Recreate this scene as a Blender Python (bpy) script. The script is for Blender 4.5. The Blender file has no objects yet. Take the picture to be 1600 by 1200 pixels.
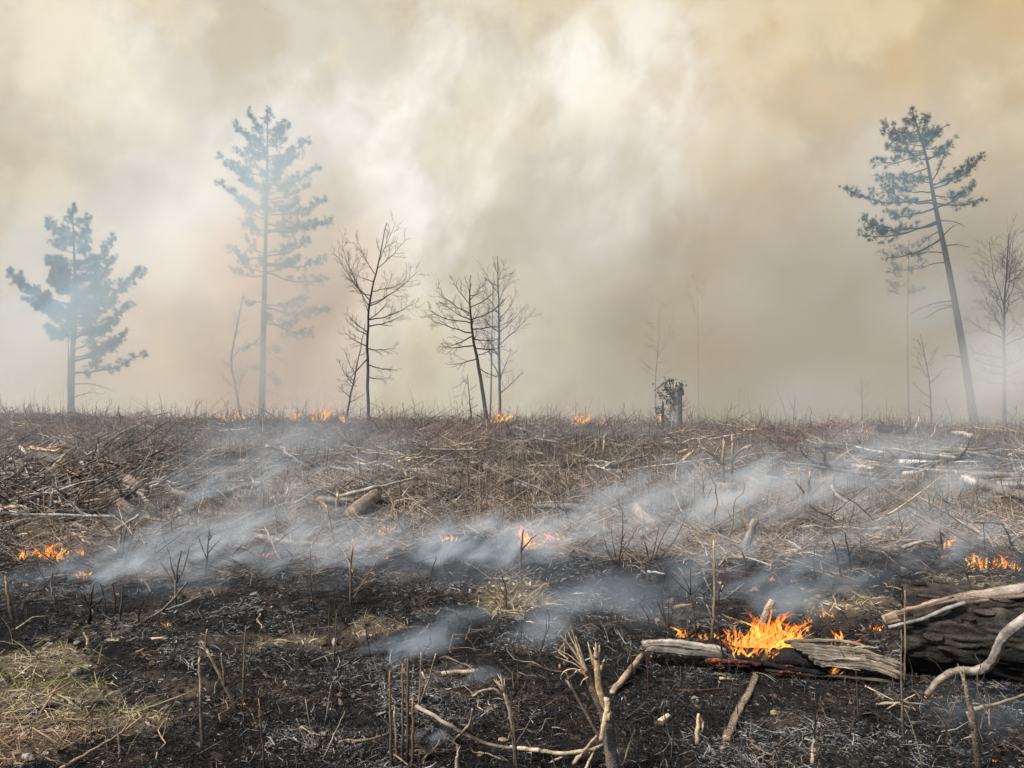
import bpy, math, random
import numpy as np
from mathutils import Vector

random.seed(11)
rng = np.random.default_rng(11)
R = math.radians
scene = bpy.context.scene
COL = scene.collection

# ------------------------------------------------------------------ camera
F = 1209.0          # focal length in pixels of the 1600 px wide photograph
CH = 1.6            # eye height
cam = bpy.data.cameras.new('camera')
cam.sensor_width = 36.0
cam.lens = 36.0 * F / 1600.0
cam.clip_end = 3000.0
cam.clip_start = 0.05
cam_o = bpy.data.objects.new('camera', cam)
COL.objects.link(cam_o)
cam_o.location = (0, 0, CH)
cam_o.rotation_euler = (R(90), 0, 0)
scene.camera = cam_o

# ------------------------------------------------------------------ render / view
scene.render.engine = 'CYCLES'
cy = scene.cycles
cy.use_denoising = True
cy.use_adaptive_sampling = True
cy.adaptive_threshold = 0.015
cy.max_bounces = 5
cy.diffuse_bounces = 2
cy.glossy_bounces = 1
cy.transmission_bounces = 2
cy.transparent_max_bounces = 16
cy.volume_bounces = 3
cy.volume_step_rate = 1.0
cy.volume_max_steps = 96
cy.sample_clamp_indirect = 3.0
vs = scene.view_settings
vs.view_transform = 'Standard'
vs.look = 'None'
vs.gamma = 1.0
vs.use_curve_mapping = False
vs.exposure = 0.22

# ------------------------------------------------------------------ node helpers
def nd(t, typ, **kw):
    n = t.nodes.new(typ)
    for k, v in kw.items():
        if k[0] == '_':
            n.inputs[k[1:].replace('_', ' ')].default_value = v
        else:
            setattr(n, k, v)
    return n

def ln(t, a, b):
    t.links.new(a, b)

def mth(t, op, a, b=None, clamp=False):
    n = t.nodes.new('ShaderNodeMath'); n.operation = op; n.use_clamp = clamp
    for i, s in enumerate((a, b)):
        if s is None: continue
        if isinstance(s, (int, float)): n.inputs[i].default_value = s
        else: t.links.new(s, n.inputs[i])
    return n.outputs[0]

def mrange(t, s, a, b, c=0.0, d=1.0, smooth=True):
    n = t.nodes.new('ShaderNodeMapRange')
    n.interpolation_type = 'SMOOTHSTEP' if smooth else 'LINEAR'
    t.links.new(s, n.inputs['Value'])
    n.inputs['From Min'].default_value = a; n.inputs['From Max'].default_value = b
    n.inputs['To Min'].default_value = c; n.inputs['To Max'].default_value = d
    return n.outputs['Result']

def mixc(t, fac, a, b, blend='MIX'):
    n = t.nodes.new('ShaderNodeMix'); n.data_type = 'RGBA'; n.blend_type = blend
    for s, key in ((fac, 0), (a, 6), (b, 7)):
        if isinstance(s, (int, float)): n.inputs[key].default_value = s
        elif isinstance(s, tuple): n.inputs[key].default_value = (*s[:3], 1)
        else: t.links.new(s, n.inputs[key])
    return n.outputs[2]

def noise(t, vec, scale, detail=3, rough=0.55, dist=0.0):
    n = nd(t, 'ShaderNodeTexNoise', _Scale=scale, _Detail=detail, _Roughness=rough, _Distortion=dist)
    if vec is not None: ln(t, vec, n.inputs['Vector'])
    return n.outputs['Fac']

def mapping(t, vec, scale=(1, 1, 1), rot=(0, 0, 0), loc=(0, 0, 0)):
    n = t.nodes.new('ShaderNodeMapping')
    ln(t, vec, n.inputs['Vector'])
    n.inputs['Scale'].default_value = scale; n.inputs['Rotation'].default_value = rot; n.inputs['Location'].default_value = loc
    return n.outputs[0]

def srgb(r, g, b):
    return tuple(((c / 255 + 0.055) / 1.055) ** 2.4 if c > 10 else c / 255 / 12.92 for c in (r, g, b))

# ------------------------------------------------------------------ world: daylight sky filled with wildfire smoke
SUN_EL, SUN_AZ = R(50), R(-118)            # azimuth from +Y (view direction), negative = towards the left
world = bpy.data.worlds.new('World'); scene.world = world
world.use_nodes = True
wt = world.node_tree; wt.nodes.clear()
wout = wt.nodes.new('ShaderNodeOutputWorld')
sky = wt.nodes.new('ShaderNodeTexSky'); sky.sky_type = 'NISHITA'; sky.sun_disc = False
sky.sun_elevation = SUN_EL; sky.sun_rotation = SUN_AZ; sky.dust_density = 3.0
bg_sky = nd(wt, 'ShaderNodeBackground', _Strength=0.10)
ln(wt, sky.outputs[0], bg_sky.inputs['Color'])
tc = wt.nodes.new('ShaderNodeTexCoord')
D = tc.outputs['Generated']
sep = wt.nodes.new('ShaderNodeSeparateXYZ'); ln(wt, D, sep.inputs[0])
dx, dy, dz = sep.outputs
warp = noise(wt, D, 2.2, 4)
big = noise(wt, mapping(wt, D, loc=(3.1, 0.4, 1.7)), 3.0, 6, 0.55, 0.15)
stk = noise(wt, mapping(wt, mapping(wt, D, rot=(0, R(-22), 0)), scale=(1.3, 1.0, 0.85), loc=(5.2, 0, 2.9)), 4.2, 7, 0.56, 0.2)
fine = noise(wt, mapping(wt, D, loc=(1.3, 5.5, 0.2)), 9.0, 7, 0.55, 0.15)
mott = noise(wt, mapping(wt, D, scale=(1, 1, .9), loc=(8.3, 2.5, 4.2)), 15.0, 6, 0.55, 0.3)
xw = mth(wt, 'ADD', dx, mth(wt, 'MULTIPLY', mth(wt, 'SUBTRACT', warp, 0.5), 0.40))
tan_f = mrange(wt, xw, -0.06, 0.36)
base = mixc(wt, tan_f, srgb(205, 197, 181), srgb(209, 176, 122))
base = mixc(wt, mrange(wt, big, 0.42, 0.62, 0, 0.7), base, srgb(181, 163, 128))
base = mixc(wt, mrange(wt, mott, 0.42, 0.62, 0.0, 0.42), base, srgb(178, 162, 130))
# the smoke is thinner and whiter in the middle of the plume
sd = Vector((-0.07, 1.0, 0.22)).normalized()
dp = nd(wt, 'ShaderNodeVectorMath', operation='DOT_PRODUCT'); ln(wt, D, dp.inputs[0]); dp.inputs[1].default_value = tuple(sd)
near_mid = mrange(wt, dp.outputs['Value'], 0.86, 0.985)
side = mth(wt, 'SUBTRACT', 1.0, mth(wt, 'MULTIPLY', tan_f, 0.8))
wh = mth(wt, 'MULTIPLY', mrange(wt, stk, 0.42, 0.63), mth(wt, 'ADD', mth(wt, 'MULTIPLY', near_mid, 0.50), mth(wt, 'MULTIPLY', side, 0.38)))
wh = mth(wt, 'MULTIPLY', wh, mrange(wt, mott, 0.30, 0.56, 0.55, 1.15))
base = mixc(wt, wh, base, srgb(250, 245, 234))
base = mixc(wt, mrange(wt, fine, 0.45, 0.62, 0, 0.40), base, srgb(236, 222, 190))
# thick brown smoke low down on the burning side
low = mth(wt, 'MULTIPLY', mrange(wt, dz, 0.36, 0.04), mrange(wt, xw, -0.10, 0.16))
low = mth(wt, 'MULTIPLY', low, mrange(wt, big, 0.28, 0.52, 0.55, 1.0))
base = mixc(wt, mth(wt, 'MULTIPLY', low, 0.97), base, srgb(120, 110, 88))
base = mixc(wt, mrange(wt, dz, 0.20, -0.02, 0, 0.50), base, srgb(176, 163, 128))
bg_smoke = nd(wt, 'ShaderNodeBackground', _Strength=1.0)
ln(wt, base, bg_smoke.inputs['Color'])
mx = wt.nodes.new('ShaderNodeMixShader')
# smoke fills the sky ahead and thins towards the open sky behind the camera and overhead
cover = mrange(wt, mth(wt, 'ADD', mth(wt, 'SUBTRACT', dy, mth(wt, 'MULTIPLY', dz, 0.35)), mth(wt, 'MULTIPLY', mth(wt, 'SUBTRACT', warp, 0.5), 0.5)), -0.45, 0.25)
ln(wt, cover, mx.inputs[0]); ln(wt, bg_sky.outputs[0], mx.inputs[1]); ln(wt, bg_smoke.outputs[0], mx.inputs[2])
ln(wt, mx.outputs[0], wout.inputs['Surface'])

# ------------------------------------------------------------------ sun (veiled by smoke)
sun = bpy.data.lights.new('sun', 'SUN'); sun.energy = 4.0; sun.angle = R(4); sun.color = (1.0, 0.95, 0.88)
sun_o = bpy.data.objects.new('sun', sun); COL.objects.link(sun_o)
sdir = Vector((math.cos(SUN_EL) * math.sin(SUN_AZ), math.cos(SUN_EL) * math.cos(SUN_AZ), math.sin(SUN_EL)))
sun_o.rotation_euler = sdir.to_track_quat('Z', 'Y').to_euler()
sun_o.location = (0, 0, 60)

# ------------------------------------------------------------------ tags
def tag(o, label=None, cat=None, group=None, kind=None):
    if label: o['label'] = label
    if cat: o['category'] = cat
    if group: o['group'] = group
    if kind: o['kind'] = kind
    return o

def empty(name, loc, label=None, cat=None, group=None):
    o = bpy.data.objects.new(name, None); COL.objects.link(o)
    o.location = loc; o.empty_display_size = 0.1
    return tag(o, label, cat, group)

# ------------------------------------------------------------------ terrain
def _h(ix, iy, s):
    n = (ix.astype(np.int64) * 374761393 + iy.astype(np.int64) * 668265263 + s * 974634777) & 0x7fffffff
    n = ((n ^ (n >> 13)) * 1274126177) & 0x7fffffff
    n = n ^ (n >> 16)
    return (n & 0xffff) / 65535.0

def vnoise(x, y, s=0):
    x = np.asarray(x, float); y = np.asarray(y, float)
    ix = np.floor(x); iy = np.floor(y); fx = x - ix; fy = y - iy
    fx = fx * fx * (3 - 2 * fx); fy = fy * fy * (3 - 2 * fy)
    a = _h(ix, iy, s); b = _h(ix + 1, iy, s); c = _h(ix, iy + 1, s); d = _h(ix + 1, iy + 1, s)
    return (a * (1 - fx) + b * fx) * (1 - fy) + (c * (1 - fx) + d * fx) * fy

def fbm(x, y, s=0, o=3):
    v = 0; a = 0.5; tot = 0
    for k in range(o):
        v = v + a * vnoise(x * 2 ** k, y * 2 ** k, s + k); tot += a; a *= 0.5
    return v / tot

def sstep(e0, e1, x):
    t = np.clip((x - e0) / (e1 - e0), 0, 1)
    return t * t * (3 - 2 * t)

MOUNDS = [(-6.2, 12.5, 2.2, 2.6, 0.30), (-2.2, 11.0, 0.9, 1.2, 0.14), (6.6, 15.5, 2.6, 2.5, 0.16), (0.6, 24.0, 1.5, 1.6, 0.18), (2.6, 18.0, 1.0, 1.5, 0.16),
          (-0.9, 5.6, 0.9, 0.35, 0.10), (1.1, 6.7, 0.7, 0.4, 0.10), (2.9, 7.0, 0.9, 0.5, 0.10), (-0.4, 8.0, 0.8, 0.5, 0.08), (14.5, 30.0, 1.6, 1.2, 0.22)]

def gz(x, y):
    x = np.asarray(x, float); y = np.asarray(y, float)
    r = np.sqrt(x * x + y * y)
    z = -0.011 * np.clip(x, -40, 40) * np.clip(y / 30, 0, 1)
    z = z + 0.16 * (fbm(x / 4.5, y / 4.5, 3) - 0.5) * np.clip((r - 1.5) / 3, 0, 1)
    z = z + 0.10 * (fbm(x / 0.9, y / 0.9, 9, 3) - 0.5) * np.clip((r - 1.5) / 3, 0.3, 1)
    z = z + 0.035 * (fbm(x / 0.16, y / 0.16, 15, 2) - 0.5) * np.clip((14 - r) / 8, 0, 1)
    for cx, cy_, sx, sy, h in MOUNDS:
        z = z + h * np.exp(-((x - cx) / sx) ** 2 - ((y - cy_) / sy) ** 2)
    yc = 30.5 + 2.0 * vnoise(x / 7, x * 0 + 2.2, 4)
    d = np.maximum(y - yc, 0)
    return z - 0.10 * d * d / (d + 4)

def g1(x, y):
    return float(gz(np.array([x]), np.array([y]))[0])

def PX(px, py, Y):
    return np.array(((px - 800) / F * Y, Y, CH - (py - 600) / F * Y))

def GND(px, py, h=0.0):
    Y = 1934.0 / max(py - 600, 30)
    for _ in range(8):
        X = (px - 800) / F * Y
        z = g1(X, Y) + h
        Y = 0.3 * Y + 0.7 * min((CH - z) * F / max(py - 600, 30), 36)
    X = (px - 800) / F * Y
    return np.array((X, Y, g1(X, Y) + h))

# burnt / unburnt, 1 = charred.  The fire has run from the camera side up to a front about 7-8 m away.
FRONT = [(-600, 872), (0, 862), (130, 868), (200, 905), (380, 905), (470, 880), (540, 852), (640, 838), (760, 836), (840, 838), (900, 858), (1010, 878), (1130, 892), (1250, 886), (1330, 872), (1450, 850), (1560, 868), (1650, 880), (2300, 880)]
_fp = np.array([p[0] for p in FRONT], float); _fq = np.array([p[1] for p in FRONT], float)
PATCHES = [(40, 1072, 118, 46, 0.95), (20, 1162, 100, 46, 0.9), (140, 1042, 50, 18, 0.7), (800, 930, 85, 24, 0.95), (620, 978, 85, 18, 0.7), (470, 1003, 60, 13, 0.5), (330, 925, 120, 20, 0.55),
           (1300, 925, 110, 26, 0.55), (1330, 960, 90, 22, 0.5), (1500, 905, 110, 20, 0.6), (1220, 1120, 32, 14, 0.5), (780, 1172, 30, 16, 0.5), (250, 1110, 90, 18, 0.45), (420, 1140, 60, 18, 0.4),
           (820, 1050, 34, 14, 0.5), (190, 935, 60, 14, 0.4), (1080, 1085, 26, 8, 0.5), (640, 910, 80, 12, 0.35), (250, 1060, 110, 22, 0.5), (560, 1140, 70, 20, 0.35), (130, 1130, 100, 22, 0.55), (330, 1000, 120, 16, 0.5), (420, 1070, 90, 18, 0.4), (540, 985, 90, 16, 0.5), (900, 1150, 60, 14, 0.35), (160, 985, 90, 10, 0.4)]

def burn(x, y):
    x = np.asarray(x, float); y = np.asarray(y, float)
    yy = np.maximum(y, 2.2)
    px = 800 + F * x / yy; py = 600 + 1934.0 / yy
    n1 = fbm(x / 0.55, y / 0.55, 21, 4) - 0.5
    n2 = fbm(x / 0.12, y / 0.12, 33, 3) - 0.5
    fr = np.interp(px, _fp, _fq)
    b = sstep(-20, 24, (py - fr) + n1 * 74 + n2 * 34)
    for cx, cy_, rx, ry, s in PATCHES:
        q = np.sqrt(((px - cx) / rx) ** 2 + ((py - cy_) / ry) ** 2) + n1 * 2.6 + n2 * 1.1
        b = b * (1 - s * sstep(1.15, 0.6, q))
    return b

# ------------------------------------------------------------------ materials
def new_mat(name):
    m = bpy.data.materials.new(name); m.use_nodes = True
    t = m.node_tree; t.nodes.clear()
    out = t.nodes.new('ShaderNodeOutputMaterial')
    return m, t, out

def attr(t, name='Col'):
    n = t.nodes.new('ShaderNodeAttribute'); n.attribute_name = name
    return n

def mat_wood(name, streak=9.0, bump=0.35, var=0.45, rough=0.85, dist=0.01):
    """Colour comes from the pieces themselves (Col); grain, fine relief and wear from noise."""
    m, t, out = new_mat(name)
    b = nd(t, 'ShaderNodeBsdfPrincipled', _Roughness=rough)
    b.inputs['Specular IOR Level'].default_value = 0.25
    a = attr(t)
    pos = t.nodes.new('ShaderNodeNewGeometry').outputs['Position']
    n1 = noise(t, pos, streak, 5, 0.6)
    n2 = noise(t, pos, streak * 7, 4, 0.6)
    k = mth(t, 'ADD', mrange(t, n1, 0.3, 0.7, 1 - var, 1 + var, False), mrange(t, n2, 0.3, 0.7, -var * 0.5, var * 0.5, False))
    c = t.nodes.new('ShaderNodeVectorMath'); c.operation = 'SCALE'
    ln(t, a.outputs['Color'], c.inputs[0]); ln(t, k, c.inputs['Scale'])
    ln(t, c.outputs[0], b.inputs['Base Color'])
    bp = nd(t, 'ShaderNodeBump', _Strength=bump, _Distance=dist)
    ln(t, n2, bp.inputs['Height']); ln(t, bp.outputs[0], b.inputs['Normal'])
    ln(t, b.outputs[0], out.inputs['Surface'])
    return m

M_WOOD = mat_wood('weathered_wood', 11.0, 0.6, 0.55)
M_BARK = mat_wood('rough_bark', 14.0, 0.9, 0.5, 0.92, 0.02)
M_LITTER = mat_wood('plant_litter', 3.0, 0.0, 0.35, 0.9)
M_NEEDLE = mat_wood('needles', 1.2, 0.0, 0.35, 0.8)

def mat_ground():
    m, t, out = new_mat('forest_floor')
    b = nd(t, 'ShaderNodeBsdfPrincipled', _Roughness=0.95)
    b.inputs['Specular IOR Level'].default_value = 0.15
    pos = t.nodes.new('ShaderNodeNewGeometry').outputs['Position']
    a = attr(t, 'burn')
    n1 = noise(t, pos, 1.6, 5, 0.6); n2 = noise(t, pos, 14, 5, 0.65); n3 = noise(t, pos, 60, 3, 0.6); n4 = noise(t, pos, 0.35, 3)
    dry = mixc(t, mrange(t, n2, 0.3, 0.7), (0.042, 0.033, 0.027), (0.18, 0.142, 0.11))
    dry = mixc(t, mrange(t, n1, 0.35, 0.7), dry, (0.12, 0.09, 0.07))
    dry = mixc(t, mrange(t, n4, 0.42, 0.66, 0, 0.5), dry, (0.135, 0.10, 0.078))
    ch = mixc(t, mrange(t, n2, 0.45, 0.75), (0.006, 0.0062, 0.0066), (0.034, 0.034, 0.035))
    ch = mixc(t, mth(t, 'MULTIPLY', mrange(t, n1, 0.48, 0.62), mrange(t, n2, .40, .60)), ch, (0.075, 0.056, 0.042))
    ash = mth(t, 'MULTIPLY', mrange(t, mth(t, 'ADD', mth(t, 'MULTIPLY', n3, .6), mth(t, 'MULTIPLY', n2, .4)), 0.50, 0.64), mrange(t, noise(t, mapping(t, pos, loc=(3, 7, 1)), 2.6, 4, .6), 0.46, 0.62))
    ch = mixc(t, mth(t, 'MULTIPLY', ash, 0.9), ch, (0.20, 0.20, 0.202))
    bf = mrange(t, mth(t, 'ADD', a.outputs['Fac'], mth(t, 'MULTIPLY', mth(t, 'SUBTRACT', n2, 0.5), 0.7)), 0.30, 0.62)
    c = mixc(t, bf, dry, ch)
    ln(t, c, b.inputs['Base Color'])
    h = mth(t, 'ADD', n2, mth(t, 'MULTIPLY', n3, 0.5))
    bp = nd(t, 'ShaderNodeBump', _Strength=0.9, _Distance=0.04)
    ln(t, h, bp.inputs['Height']); ln(t, bp.outputs[0], b.inputs['Normal'])
    ln(t, b.outputs[0], out.inputs['Surface'])
    return m
M_GROUND = mat_ground()

def mat_flame():
    m, t, out = new_mat('flame')
    a = attr(t)
    pos = t.nodes.new('ShaderNodeNewGeometry').outputs['Position']
    n = noise(t, mapping(t, pos, scale=(1, 1, 0.45)), 26, 4, 0.6, 1.2)
    n2 = noise(t, pos, 9, 3)
    e = nd(t, 'ShaderNodeEmission')
    sc_ = t.nodes.new('ShaderNodeSeparateColor'); ln(t, a.outputs['Color'], sc_.inputs[0])
    col = mixc(t, mrange(t, mth(t, 'ADD', sc_.outputs[0], mth(t, 'SUBTRACT', n, 0.5)), 0.15, 0.85), (0.92, 0.165, 0.016), (1.0, 0.54, 0.11))
    ln(t, col, e.inputs['Color'])
    ln(t, mrange(t, n, 0.3, 0.75, 0.8, 2.1, False), e.inputs['Strength'])
    tr = t.nodes.new('ShaderNodeBsdfTransparent')
    mxs = t.nodes.new('ShaderNodeMixShader')
    sepc = t.nodes.new('ShaderNodeSeparateColor'); ln(t, a.outputs['Color'], sepc.inputs[0])
    al = mth(t, 'MULTIPLY', mrange(t, mth(t, 'ADD', mth(t, 'MULTIPLY', n2, 0.4), mth(t, 'MULTIPLY', n, 0.6)), 0.38, 0.62, 0.05, 0.72), sepc.outputs[2])
    ln(t, al, mxs.inputs[0]); ln(t, tr.outputs[0], mxs.inputs[1]); ln(t, e.outputs[0], mxs.inputs[2])
    ln(t, mxs.outputs[0], out.inputs['Surface'])
    m.cycles.emission_sampling = 'NONE'
    return m
M_FLAME = mat_flame()

def mat_ember():
    m, t, out = new_mat('ember')
    pos = t.nodes.new('ShaderNodeNewGeometry').outputs['Position']
    n = noise(t, pos, 38, 4, 0.65)
    b = nd(t, 'ShaderNodeBsdfPrincipled', _Roughness=0.95)
    b.inputs['Base Color'].default_value = (0.03, 0.02, 0.02, 1)
    ln(t, mixc(t, mrange(t, n, 0.45, 0.7), (0.45, 0.012, 0.002), (1.0, 0.16, 0.02)), b.inputs['Emission Color'])
    ln(t, mrange(t, n, 0.48, 0.70, 0.0, 0.7), b.inputs['Emission Strength'])
    ln(t, b.outputs[0], out.inputs['Surface'])
    m.cycles.emission_sampling = 'NONE'
    return m
M_EMBER = mat_ember()

# ------------------------------------------------------------------ mesh helpers
def mesh_np(name, V, quads, cols, mat, smooth=False, tris=None):
    me = bpy.data.meshes.new(name)
    V = np.ascontiguousarray(V, np.float32).reshape(-1, 3)
    q = np.ascontiguousarray(quads, np.int32)
    k = q.shape[1]
    me.vertices.add(len(V)); me.vertices.foreach_set('co', V.ravel())
    me.loops.add(q.size); me.loops.foreach_set('vertex_index', q.ravel())
    me.polygons.add(len(q)); me.polygons.foreach_set('loop_start', np.arange(0, q.size, k, dtype=np.int32))
    me.update(calc_edges=True)
    if smooth: me.polygons.foreach_set('use_smooth', np.ones(len(q), bool))
    if cols is not None:
        ca = me.color_attributes.new('Col', 'FLOAT_COLOR', 'POINT')
        C4 = np.ones((len(V), 4), np.float32); C4[:, :3] = np.asarray(cols, np.float32).reshape(-1, 3)
        ca.data.foreach_set('color', C4.ravel())
    me.materials.append(mat)
    return me

class MB:
    def __init__(s): s.v = []; s.f = []; s.c = []
    def tube(s, path, radii, cols, sides=5, cap=True, lump=0.0, flat=1.0, seed=0):
        """path: list of xyz; radii: per point; cols: one colour or one per point"""
        n = len(path); P = [tuple(map(float, p)) for p in path]
        if not isinstance(cols, list): cols = [cols] * n
        d0 = [P[-1][i] - P[0][i] for i in range(3)]
        L = math.sqrt(sum(c * c for c in d0)) or 1
        ref = (0, 0, 1) if abs(d0[2] / L) < 0.75 else (0.3, 0.95, 0)
        b0 = len(s.v); rr = random.Random(seed)
        stv = [1 + min(lump * 2.0, .55) * (rr.random() - 0.5) * 2 for _ in range(sides)]
        lum = [1 + lump * (rr.random() - 0.5) * 2 for _ in range(sides)]
        for i in range(n):
            a = P[max(i - 1, 0)]; b = P[min(i + 1, n - 1)]
            tx, ty, tz = b[0] - a[0], b[1] - a[1], b[2] - a[2]
            m = math.sqrt(tx * tx + ty * ty + tz * tz) or 1; tx /= m; ty /= m; tz /= m
            ux, uy, uz = ty * ref[2] - tz * ref[1], tz * ref[0] - tx * ref[2], tx * ref[1] - ty * ref[0]
            m = math.sqrt(ux * ux + uy * uy + uz * uz) or 1; ux /= m; uy /= m; uz /= m
            vx, vy, vz = ty * uz - tz * uy, tz * ux - tx * uz, tx * uy - ty * ux
            for k in range(sides):
                an = 2 * math.pi * k / sides
                q = radii[i] * lum[k] * (1 + lump * (0.6 if sides < 13 else 0.25) * (rr.random() - 0.5))
                cu = math.cos(an) * q; cv = math.sin(an) * q * flat
                s.v.append((P[i][0] + ux * cu + vx * cv, P[i][1] + uy * cu + vy * cv, P[i][2] + uz * cu + vz * cv))
                s.c.append((cols[i][0] * stv[k], cols[i][1] * stv[k], cols[i][2] * stv[k]))
        for i in range(n - 1):
            for k in range(sides):
                k2 = (k + 1) % sides
                s.f.append((b0 + i * sides + k, b0 + i * sides + k2, b0 + (i + 1) * sides + k2, b0 + (i + 1) * sides + k))
        if cap:
            s.f.append(tuple(b0 + k for k in range(sides))[::-1])
            s.f.append(tuple(b0 + (n - 1) * sides + k for k in range(sides)))
        return s
    def build(s, name, mat, parent=None, origin=None, smooth=True):
        me = bpy.data.meshes.new(name)
        V = np.array(s.v, float)
        if origin is not None: V = V - np.asarray(origin, float)
        me.from_pydata(V.tolist(), [], s.f)
        if smooth: me.polygons.foreach_set('use_smooth', np.ones(len(me.polygons), bool))
        ca = me.color_attributes.new('Col', 'FLOAT_COLOR', 'POINT')
        C4 = np.ones((len(V), 4), np.float32); C4[:, :3] = np.array(s.c, np.float32)
        ca.data.foreach_set('color', C4.ravel())
        me.materials.append(mat)
        o = bpy.data.objects.new(name, me); COL.objects.link(o)
        if parent is not None: o.parent = parent
        elif origin is not None: o.location = origin
        return o

def wander(p0, p1, n, amp, seed, sag=0.0):
    """a path from p0 to p1 with small bends"""
    rr = random.Random(seed); p0 = np.asarray(p0, float); p1 = np.asarray(p1, float)
    L = np.linalg.norm(p1 - p0); out = []
    off = np.zeros(3)
    for i in range(n):
        t = i / (n - 1)
        if 0 < i < n - 1: off = off * 0.6 + np.array([rr.uniform(-1, 1) for _ in range(3)]) * amp * L
        elif i == n - 1: off = off * 0.3
        q = p0 + (p1 - p0) * t + off; q[2] -= sag * L * 4 * t * (1 - t)
        out.append(q)
    return out

def smooth_path(pts, per=4):
    """Catmull-Rom through the given points"""
    P = [np.asarray(p, float) for p in pts]
    if len(P) < 3:
        return [P[0] + (P[-1] - P[0]) * i / per for i in range(per + 1)]
    Q = [2 * P[0] - P[1]] + P + [2 * P[-1] - P[-2]]
    out = []
    for i in range(1, len(Q) - 2):
        for k in range(per):
            t = k / per
            a, b, c, d = Q[i - 1], Q[i], Q[i + 1], Q[i + 2]
            out.append(0.5 * ((2 * b) + (c - a) * t + (2 * a - 5 * b + 4 * c - d) * t * t + (3 * b - a - 3 * c + d) * t ** 3))
    out.append(P[-1])
    return out

def shade(c, rr, a):
    v = rr.uniform(1 - a, 1 + a); return tuple(q * v for q in c)

def lerp3(a, b, t): return tuple(a[i] + (b[i] - a[i]) * t for i in range(3))

# ================================================================== GROUND
def make_ground():
    az = np.concatenate([np.linspace(-180, -56, 32)[:-1], np.linspace(-56, 56, 300), np.linspace(56, 180, 32)[1:-1]]) * math.pi / 180
    rad = np.concatenate([np.geomspace(0.4, 45, 330), np.geomspace(50, 500, 18)])
    A, Rr = np.meshgrid(az, rad)
    X = Rr * np.sin(A); Y = Rr * np.cos(A)
    Z = gz(X, Y); B = burn(X, Y)
    nr, na = X.shape
    V = np.stack([X, Y, Z], -1).reshape(-1, 3)
    i = np.arange(nr - 1)[:, None]; j = np.arange(na)[None, :]; j2 = (j + 1) % na
    q = np.stack([i * na + j, i * na + j2 + 0 * i, (i + 1) * na + j2, (i + 1) * na + j], -1).reshape(-1, 4)
    fan_c = len(V)
    V = np.vstack([V, [[0, 0, g1(0, 0.01)]]])
    me = bpy.data.meshes.new('ground')
    faces_t = [(fan_c, (k + 1) % na, k) for k in range(na)]
    me.vertices.add(len(V)); me.vertices.foreach_set('co', V.astype(np.float32).ravel())
    loops = np.concatenate([q[:, ::-1].ravel(), np.array(faces_t).ravel()]).astype(np.int32)
    me.loops.add(len(loops)); me.loops.foreach_set('vertex_index', loops)
    st = np.concatenate([np.arange(len(q)) * 4, len(q) * 4 + np.arange(na) * 3]).astype(np.int32)
    me.polygons.add(len(st)); me.polygons.foreach_set('loop_start', st)
    me.update(calc_edges=True)
    me.polygons.foreach_set('use_smooth', np.ones(len(st), bool))
    a = me.attributes.new('burn', 'FLOAT', 'POINT')
    a.data.foreach_set('value', np.concatenate([B.ravel(), [0.3]]).astype(np.float32))
    me.materials.append(M_GROUND)
    o = bpy.data.objects.new('ground', me); COL.objects.link(o)
    tag(o, 'gently rising forest floor, dry brown beyond and charred black in front', 'ground', kind='structure')
make_ground()

# ================================================================== LITTER (nobody could count it)
def sample_ground(n, py0, py1, azmax=46, power=1.0):
    """spread over the slope; denser per square metre near the viewer, wider than the view"""
    py = py0 + (py1 - py0) * rng.random(n) ** power
    y = 1934.0 / (py - 600)
    x = y * np.tan(rng.uniform(-azmax, azmax, n) * math.pi / 180)
    return x, y

def pick(palette, n, jit=0.25):
    P = np.array(palette, float)
    c = P[rng.integers(0, len(P), n)]
    return c * (1 + jit * (rng.random((n, 1)) * 2 - 1))

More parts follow.
